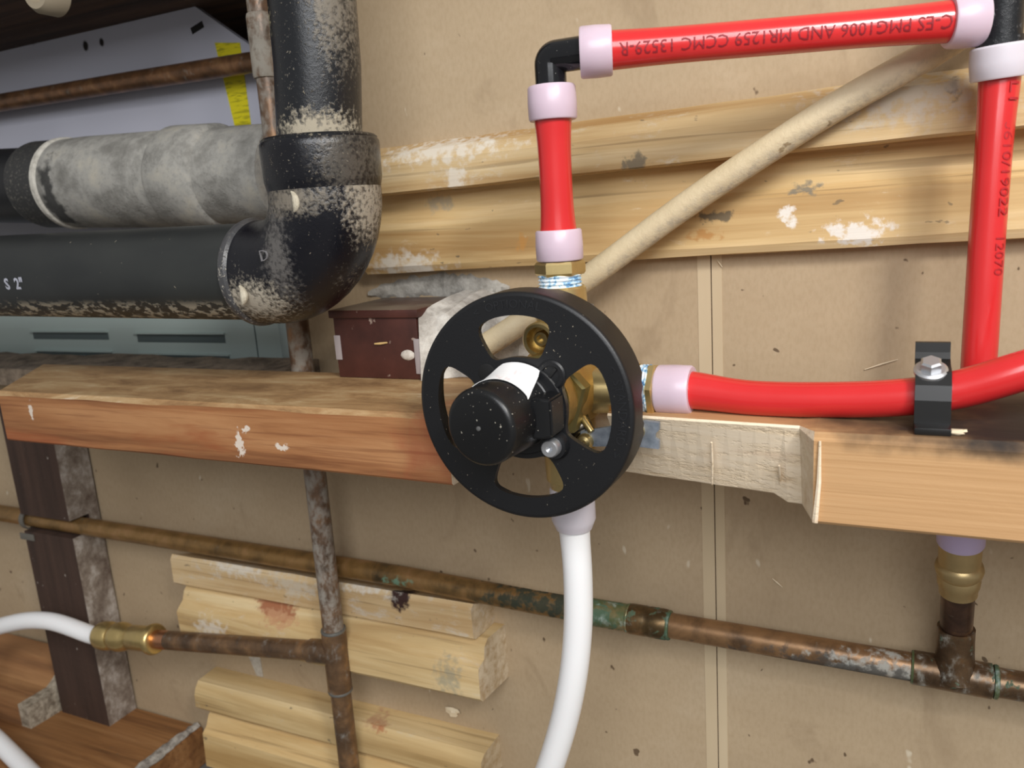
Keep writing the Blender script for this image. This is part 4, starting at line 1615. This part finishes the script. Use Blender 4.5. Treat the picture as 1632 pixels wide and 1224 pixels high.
# ================================================================== PEX pipes
m = Mat('red_pex', .24)
nz = m.noise(18.0, (1, 1, 1), 4)
m.color(m.ramp(nz, [(.3, C(204, 36, 38)), (.7, C(214, 46, 48))]))
m.b.inputs['Subsurface Weight'].default_value = .12
m.b.inputs['Subsurface Radius'].default_value = (1, .2, .2)
m.b.inputs['Subsurface Scale'].default_value = .003
m.b.inputs['Coat Weight'].default_value = .5
m.b.inputs['Coat Roughness'].default_value = .14
M['rpex'] = m.m
M['ring'] = plain('pink_ring', C(210, 189, 203), .36, 0, .15, .35, .004)
M['ringw'] = plain('white_ring', C(212, 206, 214), .36, 0, .15, .35, .004)
M['fit'] = dusty_plastic('black_fitting', C(20, 21, 24), C(170, 165, 160), .4, .14)
M['fit2'] = abs_mat('scuffed_fitting', .45, [], grime=C(120, 120, 124), rough=.35)
M['ink'] = plain('dark_ink', C(140, 20, 34), .6)


def flare(pts, r, seg=28, f0=1.16, f1=1.16, ln=14.0):
    """pipe radii flared where it is pushed on to its fittings"""
    L = [0]
    for a, b in zip(pts, pts[1:]):
        L.append(L[-1] + (Vector(b) - Vector(a)).length)
    T = L[-1]
    out = []
    for s in L:
        k = 1.0
        k += (f0 - 1) * math.exp(-(s / ln) ** 2)
        k += (f1 - 1) * math.exp(-((T - s) / ln) ** 2)
        out.append(r * k)
    return out


def densify(a, b, n=24):
    a, b = Vector(a), Vector(b)
    return [a + (b - a) * i / n for i in range(n + 1)]


def sleeve(parent, a, b, r0, r1, mat, seg=40):
    a, b = Vector(a), Vector(b)
    L = (b - a).length
    bm = bm_new()
    lathe(bm, a, b, [(0, r0 * .72), (0, r0 * .95), (.8, r0), (L * .5, (r0 + r1) / 2 * 1.02), (L - .8, r1), (L, r1 * .95), (L, r1 * .72)], seg)
    return obj('sleeve', bm, mat, parent)


# a: short riser above the valve
xA = XV + .2
eT = W(886, 92, YT)           # elbow corner centre
zr0, zr1 = W(893, 416, YT).z, W(889, 366, YT).z      # lower sleeve
zr2, zr3 = W(880, 192, YT).z, W(877, 137, YT).z      # upper sleeve
redA = thing('red_pipe', 'short upright red plastic pipe standing on the valve', 'pipe', (xA, YT, zr0))
pA = densify((xA + .3, YT, zr0 + 3), (xA + .8, YT, zr3 - 3))
bm = bm_new()
sweep(bm, pA, flare(pA, 7.9, f0=1.24, f1=1.24, ln=17), 32)
obj('tube', bm, M['rpex'], redA)
sleeve(redA, (xA + .4, YT, zr0 + .4), (xA + .4, YT, zr1), 11.6, 11.4, M['ring'])
sleeve(redA, (xA + .8, YT, zr2), (xA + .8, YT, zr3), 11.6, 11.4, M['ring'])
# black elbow
elbow = thing('elbow_fitting', 'glossy black plastic elbow joining the short riser to the top red pipe', 'fitting', (xA, YT, zr3))
ex = xA + .8
h0 = W(924, 85, YT)
h1 = W(977, 85, 103)
ez = W(900, 88, YT).z
bm = bm_new()
path = [Vector((ex, YT, zr3 - 4)), Vector((ex, YT, ez - 4.5))]
for i in range(9):
    a = math.radians(180 - 90 * i / 8)
    path.append(Vector((ex + 3.4 + math.cos(a) * 3.4, YT, ez - 3.4 + math.sin(a) * 3.4)))
path.append(Vector((h0.x + 4, YT - .5, ez)))
sweep(bm, path, 7.4, 32)
obj('elbow_body', bm, M['fit'], elbow)
# b: top horizontal pipe
y1_ = 52.0
g0 = Vector((h0.x, YT - .5, ez))
g3 = W(1566, 30, y1_)
g2 = W(1507, 35, y1_ + 2)
dd = (g3 - g0).normalized()
redB = thing('red_pipe', 'red plastic pipe with black print running along the top right', 'pipe', ((g0.x + g3.x) / 2, 80, g0.z - 10))
sl_e = g0 + dd * (h1.x - h0.x)
pB = densify(g0 + dd * 3, g3 - dd * 3, 40)
bm = bm_new()
RB_ = 7.9
sweep(bm, pB, flare(pB, RB_, f0=1.12, f1=1.14, ln=26), 32)
tubeB = obj('tube', bm, M['rpex'], redB)
sleeve(redB, g0, sl_e, 11.4, 11.2, M['ring'])
sl2 = g0 + dd * ((g2 - g0).dot(dd))
sleeve(redB, sl2, g3, 11.2, 11.4, M['ring'])
# print, upside down, along the lower front of the pipe
pm0, pm1 = sl_e, sl2
Lp = (pm1 - pm0).length
midp = (pm0 + pm1) / 2
up_ = Vector((0, 0, 1))
out_ = (Vector((0, 1, 0)) - dd * dd.y).normalized()
upn = dd.cross(out_)
if upn.z < 0:
    upn = -upn


def pipe_text(mid, axis, outv, upv, r, ang, su=1.0, rf_=None):
    def fn(u, v, w):
        a = ang + v / r
        rr_ = (rf_(u * su) if rf_ else r) + .18 + w
        p_ = mid + axis * (u * su) + (outv * math.cos(a) + upv * math.sin(a)) * rr_
        return (p_.x, p_.y, p_.z)
    return fn


def fit_text(body, size, length, mid, axis, outv, upv, r, ang, mat, parent, rf_=None):
    bm = text_mesh(body, size, lambda u, v, w: (u, v, w), 0, 0)
    us = [v.co.x for v in bm.verts]
    su = length / (max(us) - min(us))
    cu_ = (max(us) + min(us)) / 2
    # cut long triangles so that they follow the curve
    bmesh.ops.subdivide_edges(bm, edges=[e for e in bm.edges if abs(e.verts[0].co.y - e.verts[1].co.y) > size * .3], cuts=2)
    bmesh.ops.triangulate(bm, faces=bm.faces[:])
    fn = pipe_text(mid, axis, outv, upv, r, ang, su, rf_)
    for v in bm.verts:
        v.co = Vector(fn(v.co.x - cu_, v.co.y, v.co.z))
    return obj('printed_text', bm, mat, parent, smooth=False)


TB = (pB[-1] - pB[0]).length
sB = (midp + dd * 1.0 - pB[0]).dot(dd)


def flareB(u):
    s_ = sB - u
    return RB_ * (1 + .12 * math.exp(-(s_ / 26) ** 2) + .14 * math.exp(-((TB - s_) / 26) ** 2)) + .08


fit_text('C-ES PMG1006 AND MR1259 CCMC 13529-R', 7.4, Lp * .97, midp + dd * 1.0, -dd, out_, -upn, RB_, math.radians(6), M['ink'], redB, flareB)

# tee at the top right
tee = thing('tee_fitting', 'scuffed black plastic tee at the top right corner', 'fitting', (g3.x, y1_, g3.z - 12))
tc = W(1598, 20, y1_ - 1)
rv0, rv1 = W(1594, 72, y1_ - 2), W(1593, 126, y1_ - 3)
vd = (rv1 - rv0).normalized()
bm = bm_new()
sweep(bm, [rv0 + vd * 4, tc, tc + (tc - rv0).normalized() * 46], 8.2, 28)
obj('tee_run', bm, M['fit2'], tee)
bm = bm_new()
bra = tc + Vector((0, 0, (g3.z - tc.z)))
tq = tc + (rv0 - tc) * ((g3.z - tc.z) / (rv0.z - tc.z))
sweep(bm, [g3 - dd * 5, tq], 6.6, 24)
obj('tee_branch', bm, M['fit2'], tee)
bm = bm_new()
sweep(bm, [rv0 - vd * 3, rv0 + vd * 2], 9.4, 28)
obj('tee_collar', bm, M['fit2'], tee)

# c: right riser down through the beam
redC = thing('red_pipe', 'upright red plastic pipe at the right dropping into the beam', 'pipe', (rv1.x, 55, -175))
pend = Vector(W(1557, 648, 66))
pc_ = smooth_path([rv0 + vd * 3, rv1, W(1585, 220, 51), W(1573, 380, 54), W(1565, 500, 57), Vector((pend.x, 60, -100)), Vector((t3.x + (pend.x - t3.x) * .3, 55, -150)), t3 + ax * 4], 8)
bm = bm_new()
RC_ = 7.5
sweep(bm, pc_, flare(pc_, RC_, f0=1.14, f1=1.0, ln=24), 32)
obj('tube', bm, M['rpex'], redC)
sleeve(redC, rv0, rv1, 11.8, 11.6, M['ringw'])
bm = bm_new()
lathe(bm, t3 - ax * 1.5, t3 + ax * 14, [(0, 7), (0, 10.4), (1, 10.9), (14, 10.9), (15.5, 10), (15.5, 7)], 36)
obj('sleeve', bm, plain('lilac_ring', C(196, 180, 214), .4, 0, 0, .3, .004), redC)
for (txt, p_a, p_b) in (('L1', (1606, 132), (1604, 160)), ('0610/19022', (1598, 194), (1591, 346)), ('12070', (1588, 380), (1583, 440))):
    A_, B_ = W(*p_a, 58), W(*p_b, 60)
    ctr = (A_ + B_) / 2
    best = min(pc_, key=lambda q_: abs(q_.z - ctr.z))
    axv = (W(1573, 420, 55) - W(1588, 180, 50)).normalized()
    ov = (Vector((0, 1, 0)) - axv * axv.y).normalized()
    side_ = Vector((1, 0, 0)) - axv * axv.x
    side_ = (side_ - ov * ov.dot(side_)).normalized()
    midr = Vector((best.x, best.y, ctr.z))
    fit_text(txt, 6.6, (B_ - A_).length, midr, axv, ov, side_, RC_ * (1.14 if txt == 'L1' else 1.02), math.radians(38), plain('faint_ink', C(168, 22, 32), .6), redC)

# d: right outlet pipe over the beam
s0_ = Vector((xc_, YT, VZC - 1))
s1_ = W(1104, 622, YT + .5)
redD = thing('red_pipe', 'red plastic pipe leaving the valve to the right, resting on the beam', 'pipe', (-20, 112, -100))
pD = smooth_path([s0_ + Vector((3, 0, 0)), s1_, W(1200, 634, 110), W(1330, 637, 112), W(1440, 633, 114), W(1530, 620, 115), W(1640, 588, 115), W(1780, 548, 112), Vector((180, 108, -52)), Vector((330, 104, -46)), Vector((495, 100, -46))], 10)
bm = bm_new()
sweep(bm, pD, flare(pD, 7.95, f0=1.2, f1=1.0, ln=24), 32)
obj('tube', bm, M['rpex'], redD)
sleeve(redD, s0_, s1_, 12.0, 11.9, M['ring'])

# e: white drop pipe under the valve
z0_, z1_ = W(912, 775, YT).z, W(918, 843, YT).z
redE = thing('white_pipe', 'white plastic pipe hanging below the valve past the copper line', 'pipe', (VXC, YT, -501))
pE = smooth_path([Vector((XV, YT, z0_ - 2)), Vector((XV + .4, YT, z1_)), W(921, 920, YT + 1), W(921, 1000, YT + 2), W(913, 1080, YT + 3), W(896, 1160, YT + 3), W(868, 1245, YT + 3), W(830, 1330, YT + 2), W(780, 1420, YT + 1), W(752, 1500, YT), Vector((W(745, 1560, YT).x, YT, -500.9))], 10)
bm = bm_new()
sweep(bm, pE, flare(pE, 7.9, f0=1.2, f1=1.0, ln=20), 32)
obj('tube', bm, M['wpex'], redE)
bm = bm_new()
Lz = z0_ - z1_
lathe(bm, (XV + .2, YT, z0_), (XV + .4, YT, z1_), [(0, 8), (0, 11.2), (1, 11.8), (Lz - 6, 11.8), (Lz - 3, 10.6), (Lz - .5, 9.6), (Lz, 8)], 40)
obj('sleeve', bm, M['ringw'], redE)
hexnut(valve, 'hex_nut', (XV, YT, W(905, 752, YT).z), (XV, YT, z0_ + .3), 11.5, M['brass_dull'])

# black clamp over the right pipe
clamp = thing('pipe_clamp', 'black plastic clamp with a hex screw holding the red pipe to the beam', 'clamp', (W(1485, 680, 125).x, 120, ZT + 1))
kp = min(pD, key=lambda q_: abs(q_.x - W(1487, 630, 115).x))
kx = kp.x
hw = 6.6
M['clamp'] = plain('black_clamp', C(24, 24, 24), .36)
bm = bm_new()
ZB2 = ZT + 1.05
zc_ = kp.z
outl = []
ro = 7.95 + 3.2
pin_ = []
# strap outline in (y, z): foot, up the front, over, tail standing up behind
outer_ = [(kp.y + ro + 1.5, ZB2), (kp.y + ro + .6, zc_), (kp.y + ro - 1.0, zc_ + 6), (kp.y + 6, zc_ + 10.8), (kp.y - 3, zc_ + 12.0), (kp.y - 7.5, zc_ + 13.5), (kp.y - 9, zc_ + 16), (kp.y - 9.5, zc_ + 20)]
inner_ = [(kp.y - 12.4, zc_ + 20), (kp.y - 12.2, zc_ + 16), (kp.y - 10.6, zc_ + 10.0), (kp.y - 3, zc_ + 8.6), (kp.y + 3, zc_ + 8.4), (kp.y + 7.0, zc_ + 5.0), (kp.y + 8.4, zc_), (kp.y + 8.8, ZB2)]
o2 = outer_ + inner_
stations(bm, [[(kx - hw, y, z) for y, z in o2], [(kx + hw, y, z) for y, z in o2]])
obj('strap', bm, M['clamp'], clamp, smooth=False)
bm = bm_new()
box(bm, kx - hw, kx + hw, kp.y + 8.5, kp.y + 20, ZB2, ZB2 + 3.0, .6)
obj('foot', bm, M['clamp'], clamp)
scp = Vector((kx - 1.0, kp.y + 4, zc_ + 11.2))
dirs = Vector((0, .45, .9)).normalized()
bm = bm_new()
lathe(bm, scp - dirs * 1, scp + dirs * 5, [(0, 6.4), (1.2, 6.4), (1.9, 5.4)], 28)
sc1 = obj('screw_washer', bm, M['zinc'], clamp)
bm = bm_new()
lathe(bm, scp, scp + dirs * 5, [(0, 4.2), (4.0, 4.2), (4.8, 3.4)], 6)
obj('screw_head', bm, M['zinc'], clamp, smooth=False)

# small loose scraps seen on wall and beam
M['scrap'] = plain('pale_scrap', C(226, 210, 180), .8)
for (a, b, o_, nm, lb) in (((1378, 589), (1431, 573), 1.0, 'wood_splinter', 'thin pale wood splinter stuck to the wall left of the black clamp'),
                           ((1143, 415), (1151, 426), 1.0, 'wood_splinter', 'tiny pale splinter hanging under the pine board by the joint'),
                           ((1231, 922), (1247, 936), 1.0, 'wood_splinter', 'small pale splinter on the wall above the worn copper run')):
    A_, B_ = W(*a, o_), W(*b, o_)
    bm = bm_new()
    sweep(bm, [A_, (A_ + B_) / 2 + Vector((0, .4, .3)), B_], [.25, .5, .2], 6)
    tag(obj(nm, bm, M['scrap'], None), lb, 'splinter')
bm = bm_new()
q = WZ(1520, 692, ZT + 1)
blob(bm, (q.x, q.y, ZT + 2.0), (4.5, 2.2, 1.0), 5, .5, 2)
tag(obj('plaster_crumb', bm, M['scrap'], None), 'pale crumb on the scorched beam top beside the clamp', 'crumb')
bm = bm_new()
q = W(722, 1132, 0)
blob(bm, (q.x, 1.4, q.z), (6, 1.4, 3.6), 9, .6, 2)
for v in bm.verts:
    v.co.y = max(v.co.y, .1)
tag(obj('plaster_flake', bm, M['scrap'], None), 'pale plaster flake on the wall between the two low board pairs', 'flake')
q = W(418, 1048, 0)
bm = bm_new()
prism(bm, [(W(395, 1040, 0).x, W(395, 1040, 0).z), (W(414, 1042, 0).x, W(414, 1042, 0).z), (W(420, 1078, 0).x, W(420, 1078, 0).z), (W(410, 1076, 0).x, W(410, 1076, 0).z)], .05, .8)
tag(obj('plaster_drip', bm, plaster_mat('drip', C(206, 200, 188), C(176, 168, 154), 150, .5), None), 'pale plaster drip on the wall under the copper branch', 'drip')
